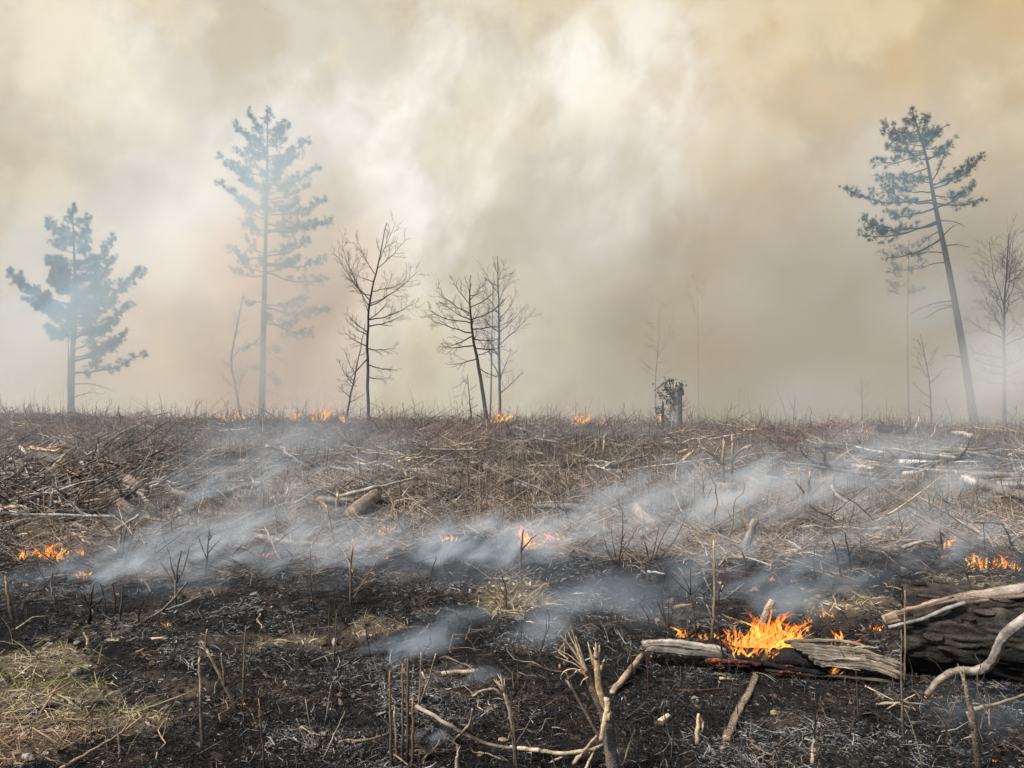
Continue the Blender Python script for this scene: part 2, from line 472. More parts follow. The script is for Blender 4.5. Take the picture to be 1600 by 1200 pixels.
def fibres(name, x, y, length, radius, az, tilt, bend, cols, sides, lift, label, cat, droop=None, tipcol=None, mat=None):
    n = len(x)
    z = gz(x, y) + lift
    ct = np.cos(tilt); d = np.stack([np.cos(az) * ct, np.sin(az) * ct, np.sin(tilt)], -1)
    P0 = np.stack([x, y, z], -1)
    side = rng.normal(size=(n, 3)); side /= np.linalg.norm(side, axis=1, keepdims=True)
    P1 = P0 + d * (length * 0.5)[:, None] + side * (bend * length)[:, None]
    P2 = P0 + d * length[:, None]
    if droop is not None: P2[:, 2] -= droop * length
    if tilt.max() < 0.6:                                       # lying pieces follow the ground
        e = gz(P2[:, 0], P2[:, 1]) - z; P2[:, 2] += np.clip(e + lift * rng.random(n), -0.3, 0.3)
        e = gz(P1[:, 0], P1[:, 1]); P1[:, 2] = np.maximum(P1[:, 2], e + 0.002)
    rings = [P0, P1, P2]; rr = [radius, radius * 0.8, radius * 0.3]
    T = P2 - P0; T /= np.linalg.norm(T, axis=1, keepdims=True) + 1e-9
    u = np.cross(T, side); u /= np.linalg.norm(u, axis=1, keepdims=True) + 1e-9
    v = np.cross(T, u)
    V = np.empty((n, 3, sides, 3))
    for i in range(3):
        for k in range(sides):
            if sides == 2: off = u * (1 if k else -1)
            else: off = u * math.cos(2 * math.pi * k / sides) + v * math.sin(2 * math.pi * k / sides)
            V[:, i, k] = rings[i] + off * rr[i][:, None]
    b = (np.arange(n) * 3 * sides)[:, None]
    q = []
    for i in range(2):
        for k in range(sides if sides > 2 else 1):
            k2 = (k + 1) % sides
            q.append(np.stack([b[:, 0] + i * sides + k, b[:, 0] + i * sides + k2, b[:, 0] + (i + 1) * sides + k2, b[:, 0] + (i + 1) * sides + k], -1))
    q = np.concatenate(q)
    C = np.repeat(cols[:, None, None, :], 3, 1).repeat(sides, 2).copy()
    if tipcol is not None: C[:, 2] = tipcol[:, None, :]
    me = mesh_np(name, V, q, C, mat or M_LITTER)
    o = bpy.data.objects.new(name, me); COL.objects.link(o)
    tag(o, label, cat, kind='stuff')
    return o

STRAW = [(0.33, 0.265, 0.20), (0.27, 0.215, 0.163), (0.42, 0.355, 0.28), (0.19, 0.157, 0.128)]
GREY = [(0.32, 0.29, 0.265), (0.24, 0.218, 0.20), (0.40, 0.365, 0.33), (0.15, 0.133, 0.12)]
BROWN = [(0.15, 0.102, 0.078), (0.19, 0.13, 0.098), (0.10, 0.073, 0.060), (0.17, 0.118, 0.095)]
DARK = [(0.045, 0.038, 0.033), (0.065, 0.052, 0.042), (0.03, 0.026, 0.024)]
CHAR = [(0.009, 0.0095, 0.010), (0.018, 0.0185, 0.019), (0.030, 0.030, 0.031)]
ASH = [(0.19, 0.192, 0.195), (0.29, 0.29, 0.288), (0.12, 0.121, 0.124), (0.42, 0.415, 0.405)]

def litter():
    # lying twigs and straw beyond the front
    n = 170000
    x, y = sample_ground(n, 652, 905, power=0.92)
    b = burn(x, y); keep = b < 0.45 + 0.3 * rng.random(n)
    x, y = x[keep], y[keep]; n = len(x)
    L = (0.05 + 0.016 * y) * np.exp(rng.normal(0, 0.5, n)); rad = (0.0010 + 0.00024 * y) * np.exp(rng.normal(0, 0.5, n))
    patch = fbm(x / 2.3, y / 1.6, 51, 3)
    pxx = 800 + F * x / y; pyy = 600 + 1934 / y
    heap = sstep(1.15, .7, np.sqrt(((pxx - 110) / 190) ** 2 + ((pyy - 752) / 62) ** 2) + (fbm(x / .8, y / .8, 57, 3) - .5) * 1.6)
    kp = rng.random(n) > heap * .5
    x, y, L, rad, patch, heap = x[kp], y[kp], L[kp], rad[kp], patch[kp], heap[kp]; n = len(x)
    c = np.where((rng.random(n) < 0.62)[:, None], pick(STRAW + GREY, n), pick(BROWN + DARK, n))
    c = c * ((0.30 + 1.25 * sstep(.25, .75, patch)) * (1 - .35 * heap))[:, None]  # brush heap litter darkened to stand in for shade in its gaps
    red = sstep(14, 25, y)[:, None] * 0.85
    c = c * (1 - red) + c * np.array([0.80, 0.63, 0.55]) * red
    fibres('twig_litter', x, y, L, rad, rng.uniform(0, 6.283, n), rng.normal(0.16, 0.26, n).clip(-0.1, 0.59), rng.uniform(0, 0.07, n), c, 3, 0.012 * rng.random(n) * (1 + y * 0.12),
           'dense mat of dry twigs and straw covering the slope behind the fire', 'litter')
    # flat bark chips and dead leaves
    n = 30000
    x, y = sample_ground(n, 655, 1280, power=0.85)
    b = burn(x, y); keep = (b < 0.45) | (rng.random(n) < .22)
    x, y, b = x[keep], y[keep], b[keep]; n = len(x)
    c = np.where((rng.random(n) < .5)[:, None], pick(BROWN + DARK, n), pick(STRAW + GREY, n)) * np.where(b > .45, .55, 1.0)[:, None]
    L = (0.003 + 0.0046 * y) * np.where(y < 8, .75, 1.0) * np.exp(rng.normal(0, 0.5, n))
    fibres('bark_chips', x, y, L, L * rng.uniform(.18, .42, n), rng.uniform(0, 6.283, n), rng.normal(0.12, 0.22, n).clip(-.1, .55), rng.uniform(0, .08, n), c, 2, 0.012 * rng.random(n) * (1 + y * .12),
           'bark chips and curled dead leaves strewn over the slope', 'litter')
    # upright stubble, taller and denser towards the crest
    n = 56000
    x, y = sample_ground(n, 655, 850, power=1.25)
    b = burn(x, y); cl = fbm(x / 1.1, y / 1.1, 61, 2)
    keep = (b < 0.4) & (rng.random(n) < sstep(0.38, 0.68, cl) * 0.9 + 0.12)
    x, y, cl = x[keep], y[keep], cl[keep]; n = len(x)
    L = (0.10 + 0.010 * y) * np.exp(rng.normal(0, 0.45, n)); rad = (0.0012 + 0.00020 * y) * np.exp(rng.normal(0, 0.35, n))
    c = np.where((rng.random(n) < 0.45)[:, None], pick(STRAW, n), pick(BROWN + DARK + GREY[:2], n))
    fibres('dry_stubble', x, y, L, rad, rng.uniform(0, 6.283, n), (1.57 - np.abs(rng.normal(0, 0.38, n))).clip(0.35, 1.57), rng.uniform(0, 0.10, n), c, 3, 0 * x - 0.02,
           'upright dry brown stubble and stalks on the unburnt slope', 'stubble')
    # ash-grey and black remains of grass in the burnt ground
    n = 110000
    x, y = sample_ground(n, 835, 1290, power=0.9)
    b = burn(x, y); keep = b > 0.35 + 0.3 * rng.random(n)
    x, y = x[keep], y[keep]; n = len(x)
    ap = fbm(x / 0.5, y / 0.35, 71, 3)
    isash = rng.random(n) < sstep(0.50, 0.68, ap) * 0.50 + 0.03
    isbr = rng.random(n) < 0.06 + .30 * sstep(.48, .66, fbm(x / .6, y / .5, 73, 3))
    c = np.where(isash[:, None], pick(ASH, n), np.where(isbr[:, None], pick(BROWN + DARK + STRAW[3:], n), pick(CHAR + DARK[2:], n)))
    L = 0.026 * np.exp(rng.normal(0, 0.65, n)) * (0.6 + 0.12 * y); rad = (0.0008 + 0.00020 * y) * np.exp(rng.normal(0, 0.5, n))
    fibres('burnt_litter', x, y, L, rad, rng.uniform(0, 6.283, n), rng.normal(0.22, 0.30, n).clip(-0.1, 0.59), rng.uniform(0, 0.30, n), c, 3, 0.006 * rng.random(n),
           'charred black litter flecked with grey ash on the burnt ground', 'char')
    # charred tufts standing up
    n = 26000
    x, y = sample_ground(n, 840, 1290)
    b = burn(x, y); cl = fbm(x / 0.22, y / 0.22, 81, 2)
    keep = (b > 0.5) & (rng.random(n) < sstep(0.45, 0.75, cl))
    x, y = x[keep], y[keep]; n = len(x)
    c = np.where((rng.random(n) < 0.12)[:, None], pick(ASH + BROWN, n), pick(CHAR, n))
    L = (0.03 + 0.004 * y) * np.exp(rng.normal(0, 0.4, n)); rad = (0.0010 + 0.00015 * y) * np.exp(rng.normal(0, 0.3, n))
    fibres('charred_stubble', x, y, L, rad, rng.uniform(0, 6.283, n), (1.4 - np.abs(rng.normal(0, 0.5, n))).clip(0.2, 1.57), rng.uniform(0, 0.2, n), c, 3, 0 * x - 0.008,
           'short charred grass stubble standing in the black ground', 'char')
    # unburnt grass left within the burnt strip
    n = 130000
    x, y = sample_ground(n, 880, 1290, azmax=48)
    b = burn(x, y); keep = (b < 0.42) & (rng.random(n) < .25 + .75 * sstep(.35, .6, fbm(x / .13, y / .13, 95, 2)))
    x, y = x[keep], y[keep]; n = len(x)
    px = 800 + F * x / y; py = 600 + 1934 / y
    green = sstep(0.42, 0.60, fbm(x / 0.28, y / 0.28, 91, 3)) * sstep(700, 200, px) * sstep(1150, 1050, py) * 0.95
    red = sstep(1100, 1170, py) * sstep(300, 80, px)
    dry = pick([(0.38, 0.33, 0.20), (0.30, 0.26, 0.15), (0.46, 0.40, 0.26), (0.22, 0.18, 0.11)], n)
    rd = pick([(0.30, 0.20, 0.13), (0.38, 0.27, 0.185), (0.22, 0.14, 0.09)], n)
    gr = pick([(0.10, 0.12, 0.034), (0.15, 0.165, 0.05), (0.21, 0.205, 0.075)], n)
    c = dry * (1 - red[:, None] * 0.85) + rd * red[:, None] * 0.85
    c = np.where((rng.random(n) < green)[:, None], gr, c)
    L = 0.066 * np.exp(rng.normal(0, 0.6, n)); rad = (0.0011 + 0.00012 * y) * np.exp(rng.normal(0, 0.5, n))
    c = c * (0.40 + 1.35 * fbm(x / .1, y / .1, 97, 2))[:, None]
    fibres('dry_grass', x, y, L, rad, rng.uniform(0, 6.283, n), np.abs(rng.normal(0.18, 0.34, n)).clip(0, 1.3), rng.uniform(0, 0.25, n), c, 2, 0.01 * rng.random(n),
           'yellow and green unburnt grass left in patches within the burn', 'grass', droop=rng.uniform(0, 0.25, n))
litter()

# ================================================================== TREES
BARKD = (0.048, 0.042, 0.038)
def to_ground(pts, r_first=None):
    """carry a trunk down into the soil below its lowest seen point"""
    p = pts[0]; z = g1(p[0], p[1]) - 0.15
    if z < p[2] - 0.05: return [np.array((p[0] + (p[0] - pts[1][0]) * 0.05, p[1], z))] + pts
    return pts

def path_at(path, t):
    k = t * (len(path) - 1); i = min(int(k), len(path) - 2)
    return path[i] + (path[i + 1] - path[i]) * (k - i)

def rot_about(v, d, ang, spin):
    """v tilted by ang away from itself, in a random direction"""
    d = np.asarray(d, float); d = d / (np.linalg.norm(d) + 1e-9)
    a = np.cross(d, (0.31, 0.77, 0.55)); a /= np.linalg.norm(a) + 1e-9
    b = np.cross(d, a)
    s = a * math.cos(spin) + b * math.sin(spin)
    return d * math.cos(ang) + s * math.sin(ang)

def grow(mb, path, r0, r1, rr, level, dens, col, up=0.25, minr=0.004):
    L = sum(np.linalg.norm(path[i + 1] - path[i]) for i in range(len(path) - 1))
    n = max(3, int(dens * (3.0 + L * (3.6 if level > 1 else 5.5))))
    n = min(n, 16)
    for i in range(n):
        t = 0.22 + 0.76 * (i + rr.random()) / n
        p = path_at(path, t)
        d = path_at(path, min(t + 0.08, 1)) - path_at(path, t - 0.08)
        v = rot_about(None, d, R(rr.uniform(28, 62)), rr.uniform(0, 6.283))
        v = v + np.array((0, 0, up * rr.uniform(0.2, 1)))
        v /= np.linalg.norm(v)
        l = L * rr.uniform(0.20, 0.50) * (1.15 - 0.55 * t)
        if l < 0.06: continue
        rad = max((r0 + (r1 - r0) * t) * 0.55, minr)
        pth = wander(p, p + v * l, 5 if level > 1 else 4, 0.055, rr.random())
        m = len(pth)
        mb.tube(pth, [rad + (minr * 0.6 - rad) * k / (m - 1) for k in range(m)], col, 3, False)
        if level > 1: grow(mb, pth, rad, minr * 0.6, rr, level - 1, dens, col, up, minr)

def bare_tree(name, label, trunk_px, Y, r_px, tips, n_fill, fill_y, fill_w, seed, dens=1.0, levels=2, col=BARKD, cat='tree', group=None, minr=0.005, up=0.25, depth=1.0):
    rr = random.Random(seed)
    pts = [PX(a, b, Y) for a, b in trunk_px]
    path = smooth_path(to_ground(pts), 5)
    path = [p + np.array((rr.uniform(-1, 1), rr.uniform(-1, 1), 0)) * 0.018 for p in path]
    base = path[0].copy()
    root = empty(name, base, label, cat, group)
    n = len(path); r0 = r_px / F * Y
    rad = [max(r0 * (1 - 0.86 * (i / (n - 1)) ** 0.85), minr) * (1.25 if i == 0 else 1) for i in range(n)]
    MB().tube(path, rad, col, 7, True, 0.06, seed=seed).build('trunk', M_BARK, root, base)
    zs = np.array([p[2] for p in path])
    def on_trunk(py):
        z = CH - (py - 600) / F * Y
        i = int(np.clip(np.searchsorted(zs, z) - 1, 0, n - 2)); t = np.clip((z - zs[i]) / (zs[i + 1] - zs[i] + 1e-9), 0, 1)
        return path[i] + (path[i + 1] - path[i]) * t, rad[i]
    todo = [(ay, tx, ty, None) for ay, tx, ty in tips]
    for k in range(n_fill):
        ay = fill_y[0] + (fill_y[1] - fill_y[0]) * (k + rr.random()) / n_fill
        f = (ay - fill_y[0]) / (fill_y[1] - fill_y[0] + 1e-6)
        w = (fill_w[0] + (fill_w[1] - fill_w[0]) * f) * rr.uniform(0.6, 1.1)
        p, _ = on_trunk(ay); cx = 800 + F * p[0] / Y
        a = rr.uniform(0, 6.283)
        todo.append((ay, cx + w * math.cos(a), ay - w * rr.uniform(0.25, 0.85), math.sin(a) * w / F * Y))
    for ay, tx, ty, dd in todo:
        p, rt = on_trunk(ay)
        tip = PX(tx, ty, Y)
        if dd is None: dd = rr.uniform(-0.5, 0.5) * np.linalg.norm(tip - p) * depth
        tip[1] += dd
        mid = p + (tip - p) * 0.5; L = np.linalg.norm(tip - p)
        mid[2] -= 0.05 * L
        pp = smooth_path([p, mid + np.array((rr.uniform(-.05, .05) * L, rr.uniform(-.05, .05) * L, 0)), tip], 4)
        pp = [q + np.array((rr.uniform(-1, 1), rr.uniform(-1, 1), rr.uniform(-1, 1))) * 0.016 * L * (0 < i < len(pp) - 1) for i, q in enumerate(pp)]
        mb = MB(); rb = max(min(rt * 0.55, 0.012 + 0.012 * L), minr * 1.3); m = len(pp)
        mb.tube(pp, [rb + (minr - rb) * k / (m - 1) for k in range(m)], col, 4, False)
        grow(mb, pp, rb, minr, rr, levels, dens, col, up, minr)
        mb.build('branch', M_BARK, root, base)
    return root

def needles_mesh(tufts, dirs, size, cols, count, rr_np):
    """tufts of needle blades: every needle a slim triangle"""
    n = len(tufts); N = n * count
    c = np.repeat(tufts, count, 0); dd = np.repeat(dirs, count, 0)
    v = rr_np.normal(size=(N, 3)) + dd * 0.9; v /= np.linalg.norm(v, axis=1, keepdims=True)
    ln_ = size * rr_np.uniform(0.55, 1.15, (N, 1))
    s = np.cross(v, rr_np.normal(size=(N, 3))); s /= np.linalg.norm(s, axis=1, keepdims=True)
    w = size * 0.034
    base = c + v * ln_ * 0.08
    tri = np.stack([base - s * w, base + s * w, c + v * ln_], 1)
    C = np.repeat(np.repeat(cols, count, 0)[:, None], 3, 1) * rr_np.uniform(0.75, 1.25, (N, 1, 1))
    return tri.reshape(-1, 3), np.arange(N * 3).reshape(-1, 3), C.reshape(-1, 3)

def pine(name, label, trunk_px, Y, r_px, limbs, fill, seed, needle=(0.05, 0.068, 0.045), tuft=0.20, bare=(), count=26, dens=1.0):
    """limbs: (attach py, tip px, tip py, foliage 0-1).  fill: list of (py, half width px, n) rings of extra limbs"""
    rr = random.Random(seed); rnp = np.random.default_rng(seed)
    pts = [PX(a, b, Y) for a, b in trunk_px]
    path = smooth_path(to_ground(pts), 5); n = len(path); base = path[0].copy()
    root = empty(name, base, label, 'tree', None)
    r0 = r_px / F * Y
    rad = [max(r0 * (1 - 0.9 * (i / (n - 1)) ** 1.1), 0.02) * (1.35 if i == 0 else 1) for i in range(n)]
    MB().tube(path, rad, (0.075, 0.06, 0.05), 10, True, 0.05, seed=seed).build('trunk', M_BARK, root, base)
    zs = np.array([p[2] for p in path])
    def on_trunk(py):
        z = CH - (py - 600) / F * Y
        i = int(np.clip(np.searchsorted(zs, z) - 1, 0, n - 2)); t = np.clip((z - zs[i]) / (zs[i + 1] - zs[i] + 1e-9), 0, 1)
        return path[i] + (path[i + 1] - path[i]) * t, rad[i]
    todo = [(a, x, y, f, None) for a, x, y, f in limbs]
    for py, hw, k in fill:
        p, _ = on_trunk(py); cx = 800 + F * p[0] / Y
        a0 = rr.uniform(0, 6.28)
        for j in range(k):
            a = a0 + 6.283 * j / k + rr.uniform(-.3, .3); w = hw * rr.uniform(0.7, 1.08)
            ay = py + rr.uniform(-9, 9)
            todo.append((ay, cx + w * math.cos(a), ay - w * rr.uniform(0.15, 0.5), rr.uniform(0.7, 1.0), math.sin(a) * w / F * Y))
    for ay, tx, ty, fo, dd in todo:
        p, rt = on_trunk(ay)
        tip = PX(tx, ty, Y)
        if dd is None: dd = rr.uniform(-0.35, 0.35) * np.linalg.norm(tip - p)
        tip[1] += dd; L = np.linalg.norm(tip - p)
        mid = p + (tip - p) * 0.55; mid[2] -= 0.10 * L
        pp = smooth_path([p, mid, tip], 4); m = len(pp)
        pp = [q + np.array((rr.uniform(-1, 1), rr.uniform(-1, 1), rr.uniform(-1, 1))) * 0.018 * L * (0 < i < m - 1) for i, q in enumerate(pp)]
        mb = MB(); rb = max(min(rt * 0.5, 0.015 + 0.014 * L), 0.012)
        mb.tube(pp, [rb + (0.007 - rb) * k / (m - 1) for k in range(m)], (0.06, 0.05, 0.042), 4, False)
        tufts = []; dirs = []
        nb = max(3, int(L * 5.5 * dens))
        for b in range(nb):
            t = 0.28 + 0.72 * (b + rr.random()) / nb
            q = path_at(pp, min(t, 1)); d = path_at(pp, min(t + 0.1, 1)) - path_at(pp, max(t - 0.1, 0))
            v = rot_about(None, d, R(rr.uniform(20, 70)), rr.uniform(0, 6.283)); v[2] += 0.25; v /= np.linalg.norm(v)
            l = min(0.14 + 0.17 * L * (1.2 - t), 0.55) * rr.uniform(0.4, 1.1)
            e = q + v * l
            mb.tube([q, q + v * l * 0.5 + np.array((0, 0, -0.02)), e], [0.012, 0.009, 0.005], (0.06, 0.05, 0.042), 3, False)
            if rr.random() < fo:
                k = 1 + int(l / (tuft * 0.8))
                for j in range(k + 1):
                    f = 1 - j / (k + 1) * 0.6
                    tufts.append(q + v * l * f + np.array([rr.uniform(-1, 1) * tuft * 0.5 for _ in range(3)])); dirs.append(v)
        br = mb.build('branch', M_BARK, root, base)
        if tufts:
            T = np.array(tufts); Dd = np.array(dirs)
            cc = np.array([needle]) * rnp.uniform(0.7, 1.35, (len(T), 1))
            V, q, C = needles_mesh(T - base, Dd, tuft, cc, count, rnp)
            me = mesh_np('foliage', V, q, C, M_NEEDLE)
            o = bpy.data.objects.new('foliage', me); COL.objects.link(o); o.parent = br
    for ay, tx, ty in bare:
        p, rt = on_trunk(ay); tip = PX(tx, ty, Y); L = np.linalg.norm(tip - p); tip[1] += rr.uniform(-.3, .3) * L
        mid = p + (tip - p) * 0.5; mid[2] += 0.09 * L
        pp = smooth_path([p, mid, tip], 4); m = len(pp); mb = MB()
        mb.tube(pp, [0.03 + (0.006 - 0.03) * k / (m - 1) for k in range(m)], BARKD, 4, False)
        grow(mb, pp, 0.02, 0.006, rr, 1, 0.6, BARKD, -0.1, 0.005)
        mb.build('dead_branch', M_BARK, root, base)
    return root

pine('pine_tree', 'bushy blue-grey pine with upswept branches, veiled by smoke, beside a slim stem', [(111, 650), (113, 560), (118, 470), (116, 400), (113, 325)], 42, 6.0,
     [(350, 113, 322, 1), (385, 82, 347, 1), (380, 142, 342, 1), (440, 175, 371, 1), (470, 181, 406, 1), (482, 211, 417, 1), (455, 66, 404, 1), (480, 12, 424, 0.8), (478, 24, 440, 0.8), (492, 40, 466, 1),
      (530, 200, 476, 1), (527, 62, 511, 1), (525, 75, 508, .8), (548, 180, 505, 1), (565, 213, 524, 0.75), (560, 170, 530, 1), (582, 206, 552, 0.6), (586, 165, 562, .8), (500, 60, 462, 1), (505, 170, 470, 1), (495, 160, 440, 1), (470, 90, 420, 1)],
     [(350, 12, 4), (370, 20, 5), (392, 28, 6), (415, 33, 7), (440, 38, 8), (462, 44, 8), (485, 50, 8), (505, 42, 7), (520, 34, 5)], 3, bare=[(600, 174, 612), (622, 160, 615), (605, 98, 600)], tuft=0.24, dens=2.1, count=28)
bare_tree('slim_stem_tree', 'slim straight bare stem rising close beside the bushy pine', [(107, 650), (107, 560), (106, 480)], 41, 2.6, [(520, 96, 490), (505, 115, 470)], 3, (500, 560), (8, 12), 5, 0.4, 1)
pine('pine_tree', 'tallest pine, pale blue in thick smoke, with long straight trunk', [(409, 652), (411, 560), (414, 420), (417, 300), (418, 172)], 45, 7.0,
     [(195, 418, 168, 1), (225, 392, 178, .8), (240, 372, 200, .9), (215, 440, 184, 1), (228, 455, 196, 1), (245, 475, 214, 1), (290, 345, 246, .7), (300, 372, 262, .8), (325, 345, 288, .6), (290, 498, 265, .95), (312, 478, 285, .9),
      (335, 510, 312, .95), (350, 511, 340, .95), (360, 496, 352, .8), (345, 378, 317, .6), (405, 350, 382, .5), (398, 385, 372, .6), (400, 490, 380, .7), (412, 505, 404, .7), (425, 508, 434, .8), (432, 365, 422, .45), (415, 470, 402, .8), (395, 455, 378, .8),
      (480, 508, 482, .9), (476, 480, 468, .9), (495, 490, 522, .8), (505, 470, 500, .8), (470, 380, 470, .35), (520, 385, 545, .4), (540, 440, 548, .7), (575, 440, 600, .6), (560, 395, 575, .6), (580, 430, 585, .8)],
     [(200, 22, 5), (225, 40, 6), (250, 50, 7), (275, 52, 6), (300, 55, 6), (330, 56, 5), (365, 54, 4), (420, 50, 3), (500, 40, 2)], 8, tuft=0.25, dens=1.5, bare=[(560, 455, 570), (545, 470, 600), (610, 440, 622)], count=22)
pine('pine_tree', 'dark leaning pine with open crown and long bare lower trunk', [(1523, 668), (1507, 560), (1484, 430), (1462, 325), (1447, 245), (1426, 175)], 37, 7.2,
     [(200, 1424, 166, 1), (215, 1388, 190, 1), (228, 1370, 212, 1), (240, 1372, 245, 1), (235, 1390, 225, 1), (215, 1452, 188, 1), (232, 1466, 205, .8), (250, 1490, 220, .35), (262, 1385, 272, 1), (275, 1400, 285, 1),
      (312, 1338, 288, .95), (318, 1358, 298, .9), (300, 1380, 290, .8), (348, 1333, 350, .95), (345, 1352, 362, .7), (325, 1372, 335, .7), (290, 1526, 246, 1), (295, 1510, 262, .9), (325, 1536, 280, .95), (318, 1528, 312, .8), (305, 1505, 300, .7), (372, 1400, 398, .35), (285, 1475, 240, .5)],
     [(195, 20, 5), (212, 32, 6), (230, 42, 6), (255, 38, 4), (280, 34, 3)], 12, needle=(0.035, 0.045, 0.032), tuft=0.20, dens=1.6, bare=[(345, 1503, 355), (385, 1517, 386), (360, 1420, 400), (395, 1428, 400), (470, 1432, 488), (478, 1440, 500), (478, 1455, 482), (370, 1495, 350), (410, 1440, 420), (560, 1478, 556)], count=20)
pine('pine_tree', 'ghostly pine almost lost in the smoke behind the leaning pine', [(1420, 660), (1418, 520), (1420, 375)], 60, 2.2,
     [(400, 1378, 395, 1), (420, 1385, 425, .9), (395, 1450, 390, .9), (440, 1390, 455, .6)], [(390, 25, 5), (415, 32, 5), (450, 28, 3)], 15, tuft=0.27, dens=1.0, count=22)

bare_tree('bare_tree', 'dark bare tree with upswept twiggy crown, clear against pale smoke', [(576, 664), (574, 560), (577, 480), (590, 415), (604, 348)], 31, 3.6,
     [(478, 540, 388), (470, 528, 401), (430, 560, 372), (420, 632, 366), (478, 655, 420), (500, 650, 466), (410, 618, 345), (455, 640, 440), (395, 588, 375), (440, 548, 425), (520, 545, 490), (500, 612, 470), (510, 628, 490), (570, 620, 578), (590, 612, 590), (545, 622, 545), (560, 540, 600)], 5, (440, 560), (38, 40), 21, 1.05, 2)
bare_tree('bare_tree', 'thin leaning bare stem crossing close to the dark bare tree', [(540, 660), (548, 615), (558, 570), (571, 505)], 31.4, 2.8, [(600, 528, 560), (620, 530, 602), (585, 540, 545), (610, 560, 590)], 6, (530, 640), (20, 26), 22, 0.9, 2, up=0.0)
bare_tree('bare_tree', 'wide-crowned bare tree with a curved leaning trunk', [(761, 666), (751, 590), (738, 522), (734, 470), (735, 430)], 31, 3.8,
     [(520, 660, 491), (505, 668, 486), (490, 680, 455), (475, 705, 436), (460, 725, 430), (470, 762, 436), (500, 790, 470), (515, 800, 500), (480, 775, 452), (525, 690, 545), (540, 683, 540), (530, 780, 530), (555, 770, 545), (500, 690, 470), (560, 700, 570), (545, 790, 540), (575, 780, 590)], 4, (460, 550), (40, 45), 23, 1.1, 2)
bare_tree('bare_tree', 'slender grey bare tree just behind the curved one', [(781, 662), (780, 560), (779, 470), (777, 400)], 36.5, 3.4,
     [(540, 832, 490), (520, 822, 478), (500, 808, 452), (470, 800, 428), (460, 754, 418), (440, 790, 405), (430, 770, 402), (490, 750, 440), (560, 745, 500), (520, 742, 480), (600, 800, 545), (590, 760, 520), (615, 818, 582)], 6, (420, 560), (30, 45), 24, 1.0, 2, col=(0.085, 0.078, 0.072))
bare_tree('bare_tree', 'faint thin bare pole between two bare trees', [(766, 660), (768, 560), (771, 425)], 44, 2.6, [(470, 790, 430), (500, 750, 455)], 6, (440, 600), (18, 25), 25, 0.7, 1, col=(0.085, 0.078, 0.072))
bare_tree('broken_sapling', 'small broken sapling whose top hangs down with trailing twigs', [(737, 664), (734, 630), (731, 585)], 30.8, 2.4,
     [(590, 711, 606), (592, 716, 642), (600, 722, 585), (610, 745, 600)], 3, (600, 640), (14, 18), 26, 0.9, 2, up=-0.6, cat='sapling')
bare_tree('bare_tree', 'twin-stemmed bare tree fading in smoke beside the tallest pine', [(376, 652), (368, 605), (362, 560), (372, 500), (382, 455)], 46, 2.8,
     [(610, 345, 575), (600, 350, 545), (575, 340, 560), (540, 360, 480), (560, 392, 530), (600, 395, 570), (620, 380, 560)], 8, (500, 620), (22, 28), 27, 0.9, 2, col=(0.08, 0.075, 0.07))
bare_tree('bare_tree', 'ghostly bare tree in brown smoke behind the ivy-clad snag', [(1027, 660), (1024, 600), (1029, 540), (1031, 475)], 47, 1.8,
     [(540, 1005, 540), (560, 1052, 500), (590, 1000, 570)], 10, (480, 600), (22, 30), 28, 1.0, 2, col=(0.09, 0.085, 0.08))
bare_tree('bare_tree', 'barely visible tall bare tree rising out of the brown smoke', [(1092, 662), (1091, 560), (1089, 425)], 58, 1.2, [(500, 1075, 450), (480, 1104, 440)], 10, (430, 560), (20, 26), 29, 0.8, 2, col=(0.09, 0.085, 0.08))
bare_tree('bare_tree', 'large twiggy bare tree with spreading crown beyond the leaning pine', [(1570, 668), (1569, 560), (1570, 470), (1577, 365)], 39, 4.2,
     [(500, 1525, 420), (480, 1540, 380), (470, 1560, 365), (480, 1612, 400), (470, 1590, 370), (510, 1520, 475), (530, 1515, 488), (560, 1520, 545), (575, 1525, 560), (585, 1520, 575), (540, 1625, 500), (570, 1620, 548), (600, 1530, 590), (595, 1610, 600), (525, 1532, 455)], 10, (400, 600), (35, 50), 30, 1.1, 2, col=(0.07, 0.063, 0.058))
bare_tree('bare_tree', 'bare tree partly out of the picture at the smoky edge', [(1604, 668), (1602, 540), (1606, 350)], 41, 3.0, [(450, 1585, 380), (480, 1575, 430), (520, 1580, 470)], 9, (380, 600), (28, 40), 31, 0.9, 2, col=(0.07, 0.063, 0.058))
bare_tree('young_bare_tree', 'small crooked bare tree between the ghostly pine and leaning pine', [(1456, 668), (1453, 610), (1448, 570), (1438, 522)], 38, 2.0, [(590, 1425, 555), (600, 1475, 575), (570, 1465, 540), (560, 1428, 530)], 7, (535, 640), (20, 26), 32, 0.8, 2, col=(0.08, 0.07, 0.065))
bare_tree('young_bare_tree', 'faint small bare tree standing above a pink-flamed twig heap', [(1347, 668), (1347, 625), (1345, 585)], 42, 1.5, [(620, 1330, 600), (612, 1360, 595)], 5, (590, 645), (15, 18), 33, 0.6, 1, col=(0.09, 0.085, 0.08))
bare_tree('young_bare_tree', 'faint short stem standing alone in grey smoke', [(1240, 668), (1241, 640), (1243, 615)], 40, 1.8, [(640, 1232, 620)], 3, (620, 655), (8, 10), 34, 0.5, 1, col=(0.09, 0.085, 0.08))

